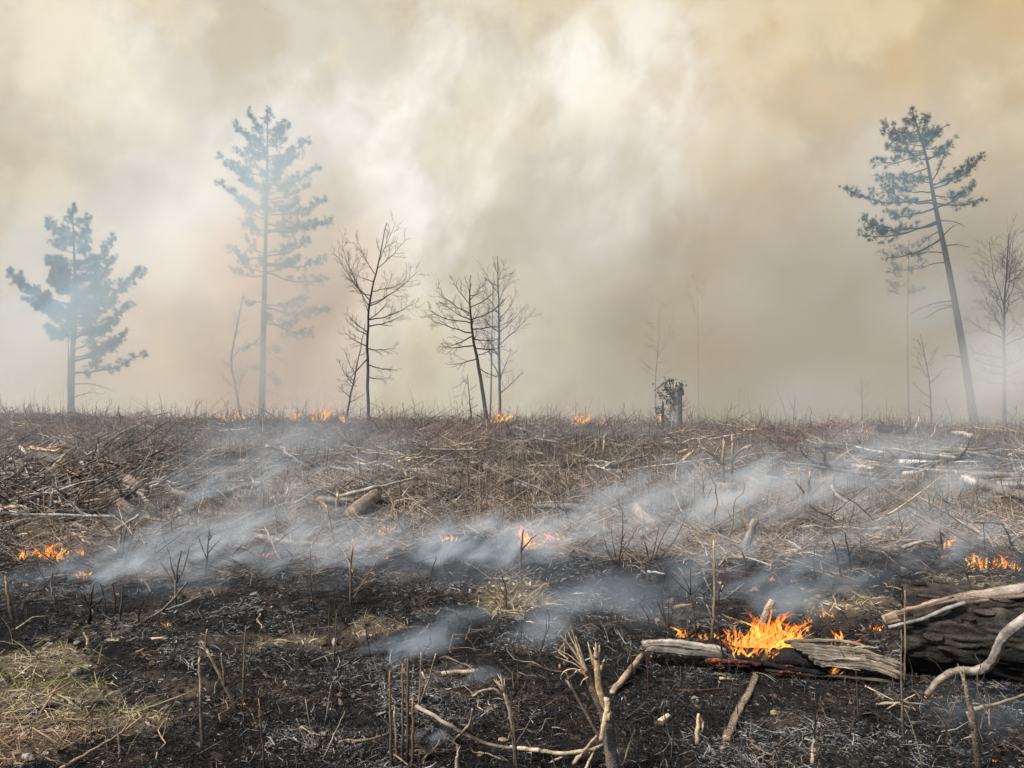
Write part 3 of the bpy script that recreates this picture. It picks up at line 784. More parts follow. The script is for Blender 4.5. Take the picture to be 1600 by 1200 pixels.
# ================================================================== HAND-PLACED WOOD
PALE = (0.50, 0.39, 0.26); TANW = (0.40, 0.30, 0.20); GREYW = (0.26, 0.238, 0.212); WHITEW = (0.40, 0.37, 0.325); DKW = (0.075, 0.062, 0.052); BLK = (0.018, 0.017, 0.017)
OLIVE = (0.15, 0.125, 0.075); REDST = (0.075, 0.035, 0.032); ORW = (0.42, 0.24, 0.11); PINKB = (0.24, 0.185, 0.155); MIDB = (0.17, 0.13, 0.10)
_seed = [100]
def sd_():
    _seed[0] += 1; return _seed[0]

def splinters(tip, d, n, L, r, col, root, origin, spread=0.5, lean=(0, 0, 0)):
    rr = random.Random(sd_()); d = np.asarray(d, float); d /= np.linalg.norm(d)
    for _ in range(n):
        v = rot_about(None, d, rr.uniform(0.02, spread), rr.uniform(0, 6.28)) + np.asarray(lean) * rr.random()
        v /= np.linalg.norm(v); l = L * rr.uniform(0.45, 1.1)
        o = np.array([rr.uniform(-1, 1) * r * 0.7 for _ in range(3)])
        c = lerp3(col, (0.55, 0.44, 0.30), rr.random() * 0.6)
        MB().tube(wander(tip - d * r + o, tip + o + v * l, 4, 0.05, rr.random()), [r * 0.62, r * 0.52, r * 0.36, r * 0.04], c, 4, True, 0.2, 0.6, seed=sd_()).build('splinter', M_WOOD, root, origin)

def piece(name, label, cat, lines, r, col, tip=None, stand=True, group=None, spl=0, spl_len=20, char=0.0, mat=None, sides=7, lump=0.10, cut=None, flat=1.0, spread=0.45, taper=0.55, hs=None, partname='side_branch', lean=(0, 0, 0)):
    """A stick, stem or log given by its outline in the photograph.
    lines[0] = main axis; the others = side branches.  stand: whole thing rises from its first point; else it lies on the ground (hs = heights above it)."""
    mat = mat or (M_BARK if r >= 6 else M_WOOD)
    if stand:
        b = GND(*lines[0][0][:2]); Y = b[1]
        conv = lambda p: PX(p[0], p[1], Y + (p[2] if len(p) > 2 else 0))
    else:
        b = GND(*lines[0][0][:2]); Y = b[1]
        lf = 0.0045 * Y if lines[0][0][1] < 860 else 0.0
        conv = lambda p: GND(p[0], p[1], (p[2] if len(p) > 2 else 0) * 1.2 + lf + r / F * Y * 0.6)
    k = Y / F
    root = None; org = b if stand else conv(lines[0][0])
    multi = len(lines) > 1 or spl or cut
    if multi: root = empty(name, org, label, cat, group)
    for li, L in enumerate(lines):
        P = [conv(p) for p in L]
        if stand and li == 0: P[0] = P[0] - np.array((0, 0, 0.03))
        pth = smooth_path(P, 5 if len(P) < 4 else 4); n = len(pth)
        rr = random.Random(sd_())
        Lr = r if li == 0 else r * 0.62
        amp = min(Lr * .35, 1.1) * k
        pth = [p + np.array((rr.uniform(-1, 1), rr.uniform(-1, 1), rr.uniform(-1, 1))) * amp * (0 < i < n - 1) for i, p in enumerate(pth)]
        tp = (1 - taper) if not cut else 0.9
        rad = [max(Lr * k * (1 - (1 - tp) * i / (n - 1)) * (1 + 0.10 * rr.uniform(-1, 1)), 0.0009) for i in range(n)]
        cols = []
        for i in range(n):
            t = i / (n - 1); c = lerp3(col, tip, t ** 3) if tip else col
            if char: c = lerp3(c, BLK, max(0, 1 - t / char) if char > 0 else max(0, 1 - (1 - t) / -char))
            v = 1 + 0.14 * rr.uniform(-1, 1); cols.append(tuple(q * v for q in c))
        if r >= 5 and sides == 7: sides = 14; lump = max(lump, .16)
        mb = MB().tube(pth, rad, cols, sides, True, lump, flat, seed=sd_())
        if not multi:
            o = mb.build(name, mat, None, org); tag(o, label, cat, group); root = o
        else:
            mb.build(('stem' if stand else 'shaft') if li == 0 else partname, mat, root, org)
        if spl and li == 0:
            splinters(pth[-1], pth[-1] - pth[-3], spl, spl_len * k, rad[-1] * 1.1, tip or PALE, root, org, spread, lean)
        if cut and li == 0:
            for e, q in ((0, 1), (-1, -2)):
                d = pth[e] - pth[q]; d /= np.linalg.norm(d)
                MB().tube([pth[e] + d * 0.001, pth[e] + d * 0.006], [rad[e] * 0.9, rad[e] * 0.88], [cut, cut], 10, True, 0.04, seed=sd_()).build('cut_face', M_WOOD, root, org)
    return root

S = True; G = False
ITEMS = [
 # ---- brush heap on the left of the slope
 ('cut_slab', 'pale flat sawn slab topping the brush heap', 'slab', [[(50, 702, .12), (70, 703, .14), (93, 709, .08)]], 5.5, TANW, dict(stand=G, cut=PALE, flat=.35)),
 ('fallen_log', 'short dark log under the pale sawn slab', 'log', [[(50, 716, .05), (105, 722, .05)]], 8, (0.13, 0.115, 0.10), dict(stand=G, cut=TANW)),
 ('dead_branch', 'whitish bent branch tipping over beside the sawn slab', 'branch', [[(31, 699, .15), (38, 706, .1), (45, 715, .02)]], 2.6, WHITEW, dict(stand=G)),
 ('broken_stick', 'straight pale stick leaning across the brush heap', 'stick', [[(63, 750, 0), (82, 731, .12), (101, 711, .22)]], 2.6, PALE, dict(stand=G, cut=PALE)),
 ('fallen_branch', 'pale branch end poking in from the edge above the brush heap', 'branch', [[(-14, 732), (24, 726)]], 2.4, WHITEW, dict(stand=G)),
 ('wood_chunk', 'short whitish stick just above the edge branch on the heap', 'stick', [[(17, 717, .05), (29, 725)]], 2.6, WHITEW, dict(stand=G)),
 ('wood_chunk', 'thin pale stick sloping down mid heap, next to the leaning stick', 'stick', [[(96, 730, .1), (102, 738, .05), (108, 751)]], 2.2, WHITEW, dict(stand=G)),
 ('wood_chunk', 'small white curved splinter beside the upright fork', 'stick', [[(127, 722, .1), (131, 732, .06), (136, 740)]], 2.2, WHITEW, dict(stand=G)),
 ('forked_branch', 'upright whitish forked branch rising from the brush heap', 'branch', [[(145, 764), (144, 737), (155, 717), (153, 694)], [(145, 737), (135, 722)]], 2.0, WHITEW, dict()),
 ('long_branch', 'long thin pale branch slanting across the whole brush heap', 'branch', [[(92, 804, .02), (150, 762, .12), (215, 727, .2), (235, 715, .25)], [(152, 760, .12), (170, 735, .2), (184, 718, .28)], [(200, 735, .18), (225, 738, .1)]], 2.2, GREYW, dict(stand=G)),
 ('bark_log', 'thick pinkish-barked log lying slantwise in the brush heap', 'log', [[(160, 768), (180, 783), (209, 801)]], 9, PINKB, dict(stand=G, cut=TANW, lump=.12, sides=14)),
 ('bark_log', 'dark log half hidden below the pinkish-barked log', 'log', [[(152, 788), (176, 799), (202, 812)]], 8, DKW, dict(stand=G, cut=MIDB, sides=10)),
 ('bark_log', 'stubby tan log near the middle of the brush heap', 'log', [[(107, 737, .1), (123, 753, .05)]], 6, TANW, dict(stand=G, cut=PALE)),
 ('bark_log', 'shaggy tan-barked log above the pinkish one', 'log', [[(200, 749, .1), (223, 771, .04)]], 8, PINKB, dict(stand=G, cut=PALE, lump=.18)),
 ('cut_log', 'blackened log with pale sawn top at the heap end', 'log', [[(243, 773, .05), (273, 789, .02)]], 9, DKW, dict(stand=G, cut=WHITEW, sides=10)),
 ('cut_log', 'slim grey log lying behind the blackened one', 'log', [[(270, 769, .04), (298, 776, .02)]], 4.5, GREYW, dict(stand=G, cut=WHITEW)),
 ('cut_log', 'two-toned pale stick propped against the blackened log', 'stick', [[(287, 806), (279, 793, .05), (272, 783, .12)]], 3.4, PALE, dict(stand=G)),
 ('wood_chunk', 'broken log end with orange-tan heartwood below the heap', 'log', [[(226, 812), (243, 817), (261, 822)]], 7, TANW, dict(stand=G, cut=ORW, lump=.25)),
 ('wood_chunk', 'short rounded pale grey log beside the orange-tan log end', 'log', [[(253, 803), (268, 812)]], 4.5, WHITEW, dict(stand=G)),
 ('crooked_branch', 'crooked white branch bent sharply below the brush heap', 'branch', [[(180, 828, .05), (213, 807, .12), (215, 806, .12)], [(206, 812, .1), (203, 824, .04), (204, 836, 0)]], 2.8, WHITEW, dict(stand=G)),
 ('broken_stick', 'whitish stick lying flat above the left-hand fire', 'stick', [[(110, 817), (126, 821), (143, 828)]], 3.0, WHITEW, dict(stand=G)),
 ('broken_stick', 'pale stick pointing down at the left-hand fire', 'stick', [[(114, 834), (128, 842), (142, 853)]], 2.6, PALE, dict(stand=G)),
 ('broken_stub', 'short grey stub standing in the brush heap', 'stub', [[(80, 810), (81, 790), (82, 770)]], 4.2, GREYW, dict(spl=3, spl_len=8)),
 ('broken_stub', 'thin grey stub standing left of the stouter stub', 'stub', [[(60, 816), (60, 780)]], 2.4, GREYW, dict()),
 ('broken_stub', 'tan stem standing upright past the brush heap end', 'stub', [[(325, 779), (325, 738)]], 2.4, TANW, dict(tip=ORW, spl=3, spl_len=7)),
 ('fallen_branch', 'thin curved brown branch lying behind the tan upright stem', 'branch', [[(238, 760, .05), (282, 757, .08), (322, 744, .12)]], 2.0, MIDB, dict(stand=G)),
 ('fallen_branch', 'long pale branch lying high on the slope left of centre', 'branch', [[(92, 682), (125, 684), (165, 676)]], 1.8, PALE, dict(stand=G)),
 ('dead_branch', 'short white crooked branch at the heap front', 'branch', [[(56, 782), (67, 767, .1), (59, 756, .18)]], 2.2, WHITEW, dict(stand=G)),
 ('red_shrub', 'reddish-brown twiggy shrub standing by the left-hand fire', 'shrub', [[(190, 885), (193, 850), (199, 820)], [(188, 885), (182, 850), (176, 826)], [(192, 885), (203, 850), (212, 822)], [(190, 882), (188, 848), (190, 818)], [(193, 880), (208, 858), (218, 840)]], 1.6, (0.10, 0.06, 0.05), dict(taper=.7)),
 ('sapling', 'thin dark sapling with a dry leaf at its top', 'sapling', [[(319, 900), (324, 868), (327, 830)], [(325, 864), (335, 852), (346, 842)], [(323, 872), (314, 850), (310, 838)], [(326, 845), (330, 838), (327, 834)]], 1.6, DKW, dict(taper=.6)),
 # ---- middle of the slope
 ('dead_branch', 'pale thin branch sloping down left of centre slope', 'branch', [[(416, 697, .25), (445, 708, .15), (476, 726, 0)], [(445, 708, .15), (470, 712, .12)]], 2.4, WHITEW, dict(stand=G)),
 ('fallen_branch', 'short curved pale branch below the sloping one', 'branch', [[(410, 736, .02), (428, 729, .05), (446, 727, .05)]], 2.0, WHITEW, dict(stand=G)),
 ('long_branch', 'long whitish branch propped over the mottled log', 'branch', [[(528, 776, .02), (575, 764, .14), (612, 757, .15), (651, 745, .18)]], 3.4, (0.42, 0.39, 0.33), dict(stand=G)),
 ('mottled_log', 'fat mottled grey log at mid slope under a whitish branch', 'log', [[(549, 801, .02), (568, 787, .05), (587, 773, .05)]], 11, (0.30, 0.25, 0.20), dict(stand=G, cut=TANW, lump=.14, sides=14)),
 ('fallen_log', 'smooth grey log lying just left of the mottled log', 'log', [[(498, 781, .02), (530, 784, .02), (563, 783, .02)]], 6, GREYW, dict(stand=G, cut=TANW)),
 ('dead_branch', 'orange-tan bent branch drooping in front of the grey log', 'branch', [[(495, 779, .2), (508, 790, .14), (516, 803, .08), (528, 816, 0)]], 2.5, TANW, dict(stand=G)),
 ('broken_stub', 'short tan stub standing where the whitish branch begins', 'stub', [[(526, 801), (527, 771)]], 3.6, TANW, dict(tip=PALE, spl=3, spl_len=9)),
 ('thin_shoot', 'thin bare stem standing close to the dark mid-slope stump', 'stem', [[(731, 778), (731, 750), (731, 722)], [(731, 728), (715, 706), (702, 694)]], 1.8, MIDB, dict()),
 ('twisted_root', 'dark arched root lying at the foot of the mid-slope stump', 'root', [[(702, 748), (713, 737, .1), (728, 743)]], 2.8, DKW, dict(stand=G)),
 ('fallen_log', 'stubby grey log in front of the mid-slope stump', 'log', [[(740, 748), (776, 742)]], 4, GREYW, dict(stand=G, cut=TANW)),
 ('fallen_log', 'grey log half split, centre slope, ends pale', 'log', [[(645, 788), (672, 785), (701, 779)]], 4, GREYW, dict(stand=G, cut=PALE)),
 ('wood_chunk', 'small pale pointed chip standing left of the split grey log', 'chip', [[(648, 811), (641, 790)]], 2.8, PALE, dict()),
 ('broken_stick', 'pale straight stick upright on the far centre slope', 'stick', [[(563, 730), (557, 704)]], 2.2, WHITEW, dict()),
 ('long_branch', 'very thin straight pole lying level across the far slope', 'branch', [[(672, 702, .1), (755, 703, .1)]], 1.5, GREYW, dict(stand=G)),
 ('dead_branch', 'thin pale branch hanging from a tangle on the far centre slope', 'branch', [[(624, 720, .2), (630, 732, .1), (637, 746, 0)]], 1.8, PALE, dict(stand=G)),
 ('fallen_log', 'low pale log skirting the smoke above the fire line', 'log', [[(400, 838), (450, 849), (512, 853)]], 4.5, GREYW, dict(stand=G, cut=PALE)),
 ('broken_stick', 'slim pale stick leaning down into the smoke', 'stick', [[(439, 878), (427, 852, .1), (414, 824, .22)]], 2.2, WHITEW, dict(stand=G)),
 ('fallen_log', 'long low log just above the flames at centre', 'log', [[(752, 808), (800, 800)]], 4.2, GREYW, dict(stand=G, cut=PALE)),
 ('fallen_log', 'curved grey log on centre slope, upper of a pair', 'log', [[(780, 754), (815, 746), (850, 741)]], 4.6, GREYW, dict(stand=G, cut=TANW)),
 ('fallen_log', 'curved grey log on centre slope, lower of a pair', 'log', [[(802, 757), (828, 761), (852, 766)]], 3.8, GREYW, dict(stand=G, cut=TANW)),
 ('broken_stick', 'straight pale stick lying level above the curved log pair', 'stick', [[(825, 728), (876, 728)]], 2.0, WHITEW, dict(stand=G)),
 ('splintered_stub', 'splintered tan stub standing alone on centre slope', 'stub', [[(942, 724), (944, 686)]], 3.6, MIDB, dict(tip=PALE, spl=6, spl_len=12)),
 ('splintered_stub', 'thinner broken stub beside the splintered tan one', 'stub', [[(929, 726), (931, 690)]], 2.2, MIDB, dict(tip=PALE, spl=3, spl_len=9)),
 ('wood_chunk', 'pale wedge of broken wood tilted in a dark twig tangle', 'log', [[(1066, 722), (1076, 712, .1), (1086, 703, .18)]], 3.4, PALE, dict(stand=G)),
 ('wood_chunk', 'short pale billet crossing the tilted wedge', 'log', [[(1060, 708, .1), (1078, 702, .16)]], 2.6, TANW, dict(stand=G)),
 ('hollow_log', 'pale split log half hidden by smoke right of centre', 'log', [[(993, 794, .05), (1007, 807, .04), (1021, 820, 0)]], 6, WHITEW, dict(stand=G, cut=PALE)),
 ('leaning_billet', 'pale grey billet leaning upright out of the drifting smoke', 'log', [[(1163, 866), (1170, 840), (1180, 812)]], 5.5, (0.27, 0.245, 0.215), dict(cut=PALE)),
 ('bent_sapling', 'dark thin stem arching over in the smoke', 'stem', [[(1168, 896), (1162, 870), (1155, 857), (1141, 850)]], 1.6, DKW, dict()),
 # ---- right slope
 ('broken_sapling', 'two broken grey stems standing together in the haze', 'sapling', [[(1266, 806), (1264, 770), (1266, 735)], [(1258, 806), (1253, 770), (1248, 730)], [(1262, 780), (1280, 760), (1292, 748)], [(1256, 770), (1238, 745)]], 3.0, (0.15, 0.13, 0.115), dict(tip=PALE, spl=3, spl_len=9)),
 ('dead_branch', 'whitish curved branch beside the broken grey stems', 'branch', [[(1299, 760, .1), (1310, 775, .06), (1328, 788, 0)]], 2.8, WHITEW, dict(stand=G)),
 ('birch_log', 'white birch log, brightest of the heap', 'log', [[(1404, 722, .05), (1430, 724, .05), (1461, 727, .03)]], 4.6, (0.66, 0.65, 0.62), dict(stand=G, cut=PALE)),
 ('birch_log', 'white birch log lying level in front of the brightest one', 'log', [[(1412, 741, .03), (1434, 740, .03)]], 4.2, (0.62, 0.61, 0.58), dict(stand=G, cut=PALE)),
 ('birch_log', 'thin white birch pole at the left end of the birch heap', 'log', [[(1330, 727, .03), (1364, 732, .03)]], 3.0, (0.60, 0.59, 0.56), dict(stand=G, cut=PALE)),
 ('birch_log', 'slanting birch pole with dark flecks in the birch heap', 'log', [[(1350, 737, .03), (1386, 747, 0)]], 2.6, (0.56, 0.55, 0.52), dict(stand=G, cut=PALE)),
 ('fallen_log', 'dark log beneath the white birch logs', 'log', [[(1368, 735), (1440, 735)]], 3.8, DKW, dict(stand=G, cut=MIDB)),
 ('birch_log', 'peeling white birch chunk at the end of a long grey log', 'log', [[(1506, 748, .06), (1520, 753, .05), (1533, 758, .03)]], 6.5, (0.66, 0.64, 0.61), dict(stand=G, lump=.25)),
 ('long_log', 'long grey log running out of the frame behind the peeling chunk', 'log', [[(1528, 755, .04), (1568, 768, .04), (1640, 788, .04)]], 7, (0.27, 0.25, 0.22), dict(stand=G, cut=TANW, sides=10)),
 ('long_log', 'grey log, second row of the log heap', 'log', [[(1464, 733, .02), (1540, 729, .04)]], 4.5, GREYW, dict(stand=G, cut=TANW)),
 ('long_log', 'long dark-grey log lying level behind the peeling chunk', 'log', [[(1494, 741, .05), (1560, 743, .05), (1640, 745, .05)]], 5.5, (0.20, 0.185, 0.165), dict(stand=G, cut=TANW)),
 ('long_log', 'grey log lying level at the frame edge below the dark-grey one', 'log', [[(1558, 757, .05), (1640, 760, .05)]], 5.0, GREYW, dict(stand=G, cut=TANW)),
 ('long_log', 'brown-grey log at the back of the log heap', 'log', [[(1391, 708, .05), (1417, 713, .05), (1467, 716, .03)]], 3.6, (0.20, 0.17, 0.14), dict(stand=G, cut=PALE)),
 ('long_log', 'thin grey log behind the log heap, nearest the crest', 'log', [[(1470, 712, .03), (1560, 708, .05)]], 3.0, GREYW, dict(stand=G, cut=PALE)),
 ('stub_log', 'dark short log on the crest among pale stubs', 'log', [[(1374, 669, .1), (1416, 672, .1)]], 5.5, (0.05, 0.045, 0.04), dict(stand=G, cut=MIDB)),
 ('stub_log', 'pale short log on the crest below the leaning pine', 'log', [[(1489, 677, .05), (1517, 681, .05)]], 3.5, WHITEW, dict(stand=G, cut=PALE)),
 ('charred_branch', 'grey branch with a blackened tip over smoking embers', 'branch', [[(1410, 857), (1436, 847, .05), (1462, 845, .05)]], 3.2, GREYW, dict(stand=G, char=-.35)),
 ('bent_sapling', 'thin black stem bent into a square arch over the low fire', 'stem', [[(1586, 864), (1577, 840), (1567, 819)], [(1567, 819), (1545, 817), (1521, 817)], [(1540, 874), (1538, 846), (1537, 818)], [(1584, 860), (1590, 880), (1600, 900)]], 1.9, BLK, dict(taper=.3)),
 ('burnt_stub', 'charred stake standing between two small flames', 'stub', [[(1473, 864), (1471, 845), (1468, 825)], [(1469, 830), (1476, 840)]], 1.9, BLK, dict()),
 ('twiggy_shrub', 'burnt twiggy shrub in front of the hazy bare patch', 'shrub', [[(1412, 845), (1408, 822), (1402, 790)], [(1411, 838), (1425, 825), (1440, 815)], [(1410, 832), (1395, 815), (1385, 803)], [(1409, 830), (1412, 812), (1420, 800)], [(1411, 840), (1435, 832), (1452, 828)]], 1.4, (0.06, 0.045, 0.04), dict(taper=.7)),
 ('thin_shoot', 'thin black stem beyond the big log, taller of two', 'stem', [[(1316, 902), (1308, 870), (1300, 842)]], 1.8, BLK, dict()),
 ('thin_shoot', 'thin black stem curving up behind the taller one', 'stem', [[(1331, 892), (1325, 860), (1320, 831)], [(1327, 868), (1334, 855)]], 1.7, BLK, dict()),
 ('thin_shoot', 'straight thin dark stem alone in grey smoke', 'stem', [[(1273, 905), (1272, 880), (1273, 855)]], 1.5, DKW, dict()),
 ('thin_shoot', 'crooked dark stem behind the split burning log', 'stem', [[(1384, 896), (1386, 875), (1393, 856)], [(1386, 878), (1375, 860)]], 1.5, DKW, dict()),
 ('thin_shoot', 'dark stem leaning over the peeled log', 'stem', [[(1520, 930), (1512, 905), (1503, 878)]], 1.7, DKW, dict()),
 # ---- fire line shrubs and saplings
 ('fan_shrub', 'fan-shaped bare shrub rising from smoke', 'shrub', [[(965, 884), (972, 840), (973, 800)], [(963, 882), (950, 862), (943, 838)], [(964, 880), (958, 850), (955, 826)], [(966, 880), (985, 845), (998, 820)], [(966, 878), (976, 850), (990, 838)], [(970, 850), (980, 826)]], 1.5, (0.085, 0.065, 0.055), dict(taper=.7)),
 ('fan_shrub', 'dark bare shrub with long leaning shoots beside the fan-shaped one', 'shrub', [[(1016, 887), (1012, 866), (1007, 846)], [(1018, 886), (1032, 846), (1048, 817)], [(1019, 884), (1050, 850), (1071, 810)], [(1020, 886), (1032, 874), (1043, 858)], [(1017, 880), (1024, 850), (1030, 822)]], 1.7, DKW, dict(taper=.6)),
 ('sapling', 'grey sapling with a broken tan top in the smoke, centre left', 'sapling', [[(548, 944), (548, 900), (551, 851)], [(549, 880), (541, 868)], [(546, 945), (562, 918), (587, 880)], [(547, 930), (570, 912), (588, 905)], [(550, 898), (556, 882)]], 2.6, (0.13, 0.105, 0.085), dict(tip=ORW, spl=2, spl_len=7, char=.3)),
 ('thin_shoot', 'thin dark stem with a slight lean in drifting smoke', 'stem', [[(492, 952), (487, 930), (484, 886)]], 1.7, DKW, dict()),
 ('thin_shoot', 'short dark stem slanting out of the smoke past centre', 'stem', [[(668, 919), (674, 895), (682, 870)]], 1.5, DKW, dict()),
 ('thin_shoot', 'curved dark stem by the tan unburnt patch', 'stem', [[(789, 952), (791, 925), (784, 899)], [(790, 935), (780, 915)]], 1.6, DKW, dict()),
 ('burnt_stub', 'grey stake standing in the centre flames', 'stub', [[(813, 898), (814, 862), (818, 828)], [(814, 862), (828, 845), (838, 836)]], 2.6, (0.14, 0.11, 0.09), dict(char=.3)),
 ('tall_sapling', 'tall pale stem with broken whitish top, right of centre', 'stem', [[(1112, 1003), (1115, 950), (1116, 900), (1115, 842)], [(1116, 931), (1108, 918), (1100, 902)], [(1115, 950), (1125, 930), (1130, 915)], [(1113, 965), (1104, 945)]], 2.9, (0.22, 0.17, 0.12), dict(tip=PALE, spl=2, spl_len=9)),
 ('thin_shoot', 'dark red thin stem rising before the main fire', 'stem', [[(1137, 1050), (1124, 992), (1122, 941), (1133, 892)], [(1123, 945), (1137, 940), (1148, 952)], [(1126, 925), (1133, 915)]], 1.8, REDST, dict(taper=.4)),
 ('forked_sapling', 'dark forked sapling like an open hand beside the pale stem', 'sapling', [[(1090, 995), (1084, 960), (1079, 928)], [(1079, 929), (1062, 913), (1046, 895)], [(1079, 928), (1079, 905), (1079, 887)], [(1080, 929), (1096, 911)], [(1082, 950), (1094, 928)], [(1079, 925), (1068, 900)]], 1.9, (0.09, 0.068, 0.055), dict(taper=.5)),
 ('fan_shrub', 'small dark shrub with three upright shoots near the forked sapling', 'shrub', [[(1052, 998), (1040, 973), (1027, 940)], [(1045, 980), (1044, 950), (1047, 922)], [(1046, 978), (1052, 950), (1057, 923)], [(1041, 975), (1033, 935)]], 1.6, DKW, dict(taper=.6)),
 ('thin_shoot', 'dark stem standing behind the tan stick', 'stem', [[(985, 1060), (987, 1035), (979, 997)]], 1.5, DKW, dict()),
 ('thin_shoot', 'dark reddish stem at the end of the burning split log', 'stem', [[(1013, 1085), (1012, 1050), (1009, 1017)], [(1011, 1040), (1016, 1025)]], 1.5, REDST, dict()),
 # ---- burnt strip, left
 ('burnt_stub', 'stout dark stub with a pale broken top near the picture edge', 'stub', [[(20, 968), (15, 940), (9, 905)], [(17, 945), (12, 925)]], 4.4, (0.10, 0.075, 0.06), dict(tip=PALE, spl=3, spl_len=9, char=.2)),
 ('crooked_stick', 'pale crooked stick standing in the burnt strip', 'stick', [[(88, 940), (80, 915), (82, 886)]], 2.5, GREYW, dict()),
 ('burnt_sapling', 'black forked sapling stump ahead of the white smoke', 'sapling', [[(139, 976), (141, 945), (147, 911)], [(142, 950), (154, 941), (164, 931)], [(140, 952), (133, 935), (130, 925)], [(141, 970), (147, 955)]], 2.8, BLK, dict(tip=MIDB, spl=2, spl_len=6)),
 ('thin_shoot', 'slim dark stem just right of the black forked stump', 'stem', [[(166, 962), (163, 935), (157, 912)]], 1.7, DKW, dict()),
 ('thin_shoot', 'brown stem with a hooked top among the dark stems', 'stem', [[(180, 957), (180, 935), (176, 913), (180, 911)]], 2.2, (0.10, 0.065, 0.05), dict()),
 ('thin_shoot', 'straight brown stem leaning slightly, rightmost of the stem row', 'stem', [[(187, 971), (190, 940), (194, 911)]], 2.2, (0.10, 0.065, 0.05), dict()),
 ('thin_shoot', 'curved black stem in front of the fork-shaped fallen branch', 'stem', [[(217, 973), (219, 950), (237, 924)]], 1.5, BLK, dict()),
 ('grey_sapling', 'grey leafless sapling with upright forks in white smoke', 'sapling', [[(275, 948), (275, 920), (276, 900), (283, 860)], [(275, 918), (262, 895), (250, 878)], [(276, 910), (288, 885), (296, 853)], [(275, 905), (268, 885), (266, 868)], [(277, 900), (290, 895)]], 2.4, (0.22, 0.20, 0.18), dict(taper=.5)),
 ('forked_branch', 'fallen grey branch forked in two at the burn edge', 'branch', [[(222, 973), (248, 957, .05), (270, 937, .18), (293, 909, .34)], [(248, 957, .05), (285, 944, .1), (315, 930, .16)]], 2.8, (0.20, 0.175, 0.15), dict(stand=G, char=.3)),
 ('wood_chip', 'curled orange-tan chip standing on black ground', 'chip', [[(138, 1014), (137, 1002), (131, 988)]], 2.6, PALE, dict()),
 ('wood_chip', 'pale chip lying flat below the forked fallen branch', 'chip', [[(237, 998), (263, 997)]], 2.4, PALE, dict(stand=G)),
 ('wood_chip', 'short tan chip lying on ash, front left', 'chip', [[(213, 1019), (229, 1013)]], 2.2, TANW, dict(stand=G)),
 # ---- front left
 ('fallen_branch', 'reddish branch arched over the yellow grass', 'branch', [[(60, 1122), (80, 1088, .03), (95, 1066, .06), (110, 1058, .07)], [(66, 1092, .02), (100, 1072, .06), (142, 1053, .04)], [(85, 1085, .03), (98, 1084, .04)]], 2.4, (0.30, 0.20, 0.14), dict(stand=G)),
 ('fallen_branch', 'dark brown stick lying flat below the yellow grass', 'stick', [[(68, 1128), (100, 1126, .02), (130, 1123, .02), (150, 1100, .05)]], 3.2, (0.12, 0.085, 0.06), dict(stand=G)),
 ('fallen_branch', 'long straight tan stick slanting up from the bottom edge', 'stick', [[(94, 1201), (140, 1174, .02), (184, 1149, .03), (228, 1116, .06)], [(190, 1146, .03), (207, 1120, .10)]], 2.9, (0.33, 0.25, 0.17), dict(stand=G)),
 ('fallen_branch', 'thin straight stick pointing to the split bent stem', 'stick', [[(198, 1118), (255, 1098, .03), (310, 1077, .06)]], 2.0, (0.26, 0.21, 0.14), dict(stand=G)),
 ('thin_shoot', 'short pale stem standing in front of the tan stick', 'stem', [[(187, 1186), (186, 1160), (183, 1133)]], 1.9, (0.28, 0.23, 0.17), dict()),
 ('split_sapling', 'upright stem with a peeled pale top, front left', 'stem', [[(317, 1164), (314, 1110), (312, 1060), (312, 1026)]], 3.2, MIDB, dict(tip=PALE, spl=3, spl_len=16, spread=.15)),
 ('bent_sapling', 'snapped stem folded over with frayed top, front left', 'stem', [[(373, 1110), (356, 1080), (341, 1052), (322, 1014)], [(345, 1060), (338, 1070), (335, 1085)], [(352, 1072), (348, 1045), (346, 1020)]], 3.6, (0.20, 0.155, 0.11), dict(tip=PALE, spl=7, spl_len=16, spread=1.0, partname='torn_strip')),
 ('thin_shoot', 'olive-barked straight stem right of the snapped one', 'stem', [[(379, 1098), (381, 1040), (384, 978)], [(380, 1060), (392, 1020), (396, 990)]], 2.4, OLIVE, dict()),
 ('thin_shoot', 'thin stem rising behind the frayed snapped stem', 'stem', [[(323, 1024), (322, 1000), (324, 983)]], 2.0, OLIVE, dict(tip=PALE)),
 ('thin_shoot', 'dark leaning stem at the bottom edge near the olive one', 'stem', [[(414, 1206), (409, 1150), (404, 1092)], [(409, 1150), (400, 1128), (393, 1115)]], 2.4, (0.10, 0.075, 0.06), dict(tip=ORW)),
 # ---- front centre
 ('cut_shoot', 'grey cut stem with orange tip, first of the upright clump', 'stem', [[(611, 1196), (610, 1120), (609, 1048)]], 2.8, (0.13, 0.105, 0.085), dict(tip=ORW)),
 ('cut_shoot', 'thin cut stem second in the upright clump', 'stem', [[(628, 1192), (629, 1120), (629, 1037)]], 2.2, (0.13, 0.10, 0.08), dict(tip=ORW)),
 ('cut_shoot', 'cut stem with hooked orange top, tallest in the clump', 'stem', [[(637, 1193), (637, 1110), (638, 1040), (637, 1032), (632, 1031)]], 2.9, (0.13, 0.10, 0.08), dict(tip=ORW)),
 ('cut_shoot', 'pale straight shoot standing behind the clump', 'stem', [[(653, 1122), (656, 1070), (658, 1019)]], 2.0, (0.22, 0.17, 0.12), dict(tip=PALE)),
 ('cut_shoot', 'short stem with slanted pale cut low in the clump', 'stem', [[(621, 1190), (619, 1150), (616, 1111)]], 3.0, (0.16, 0.12, 0.09), dict(tip=PALE, spl=2, spl_len=9, spread=.1)),
 ('cut_shoot', 'stout reddish stem at the end of the clump', 'stem', [[(643, 1200), (645, 1150), (645, 1092)]], 3.2, (0.15, 0.09, 0.06), dict(tip=ORW, spl=2, spl_len=8, spread=.2)),
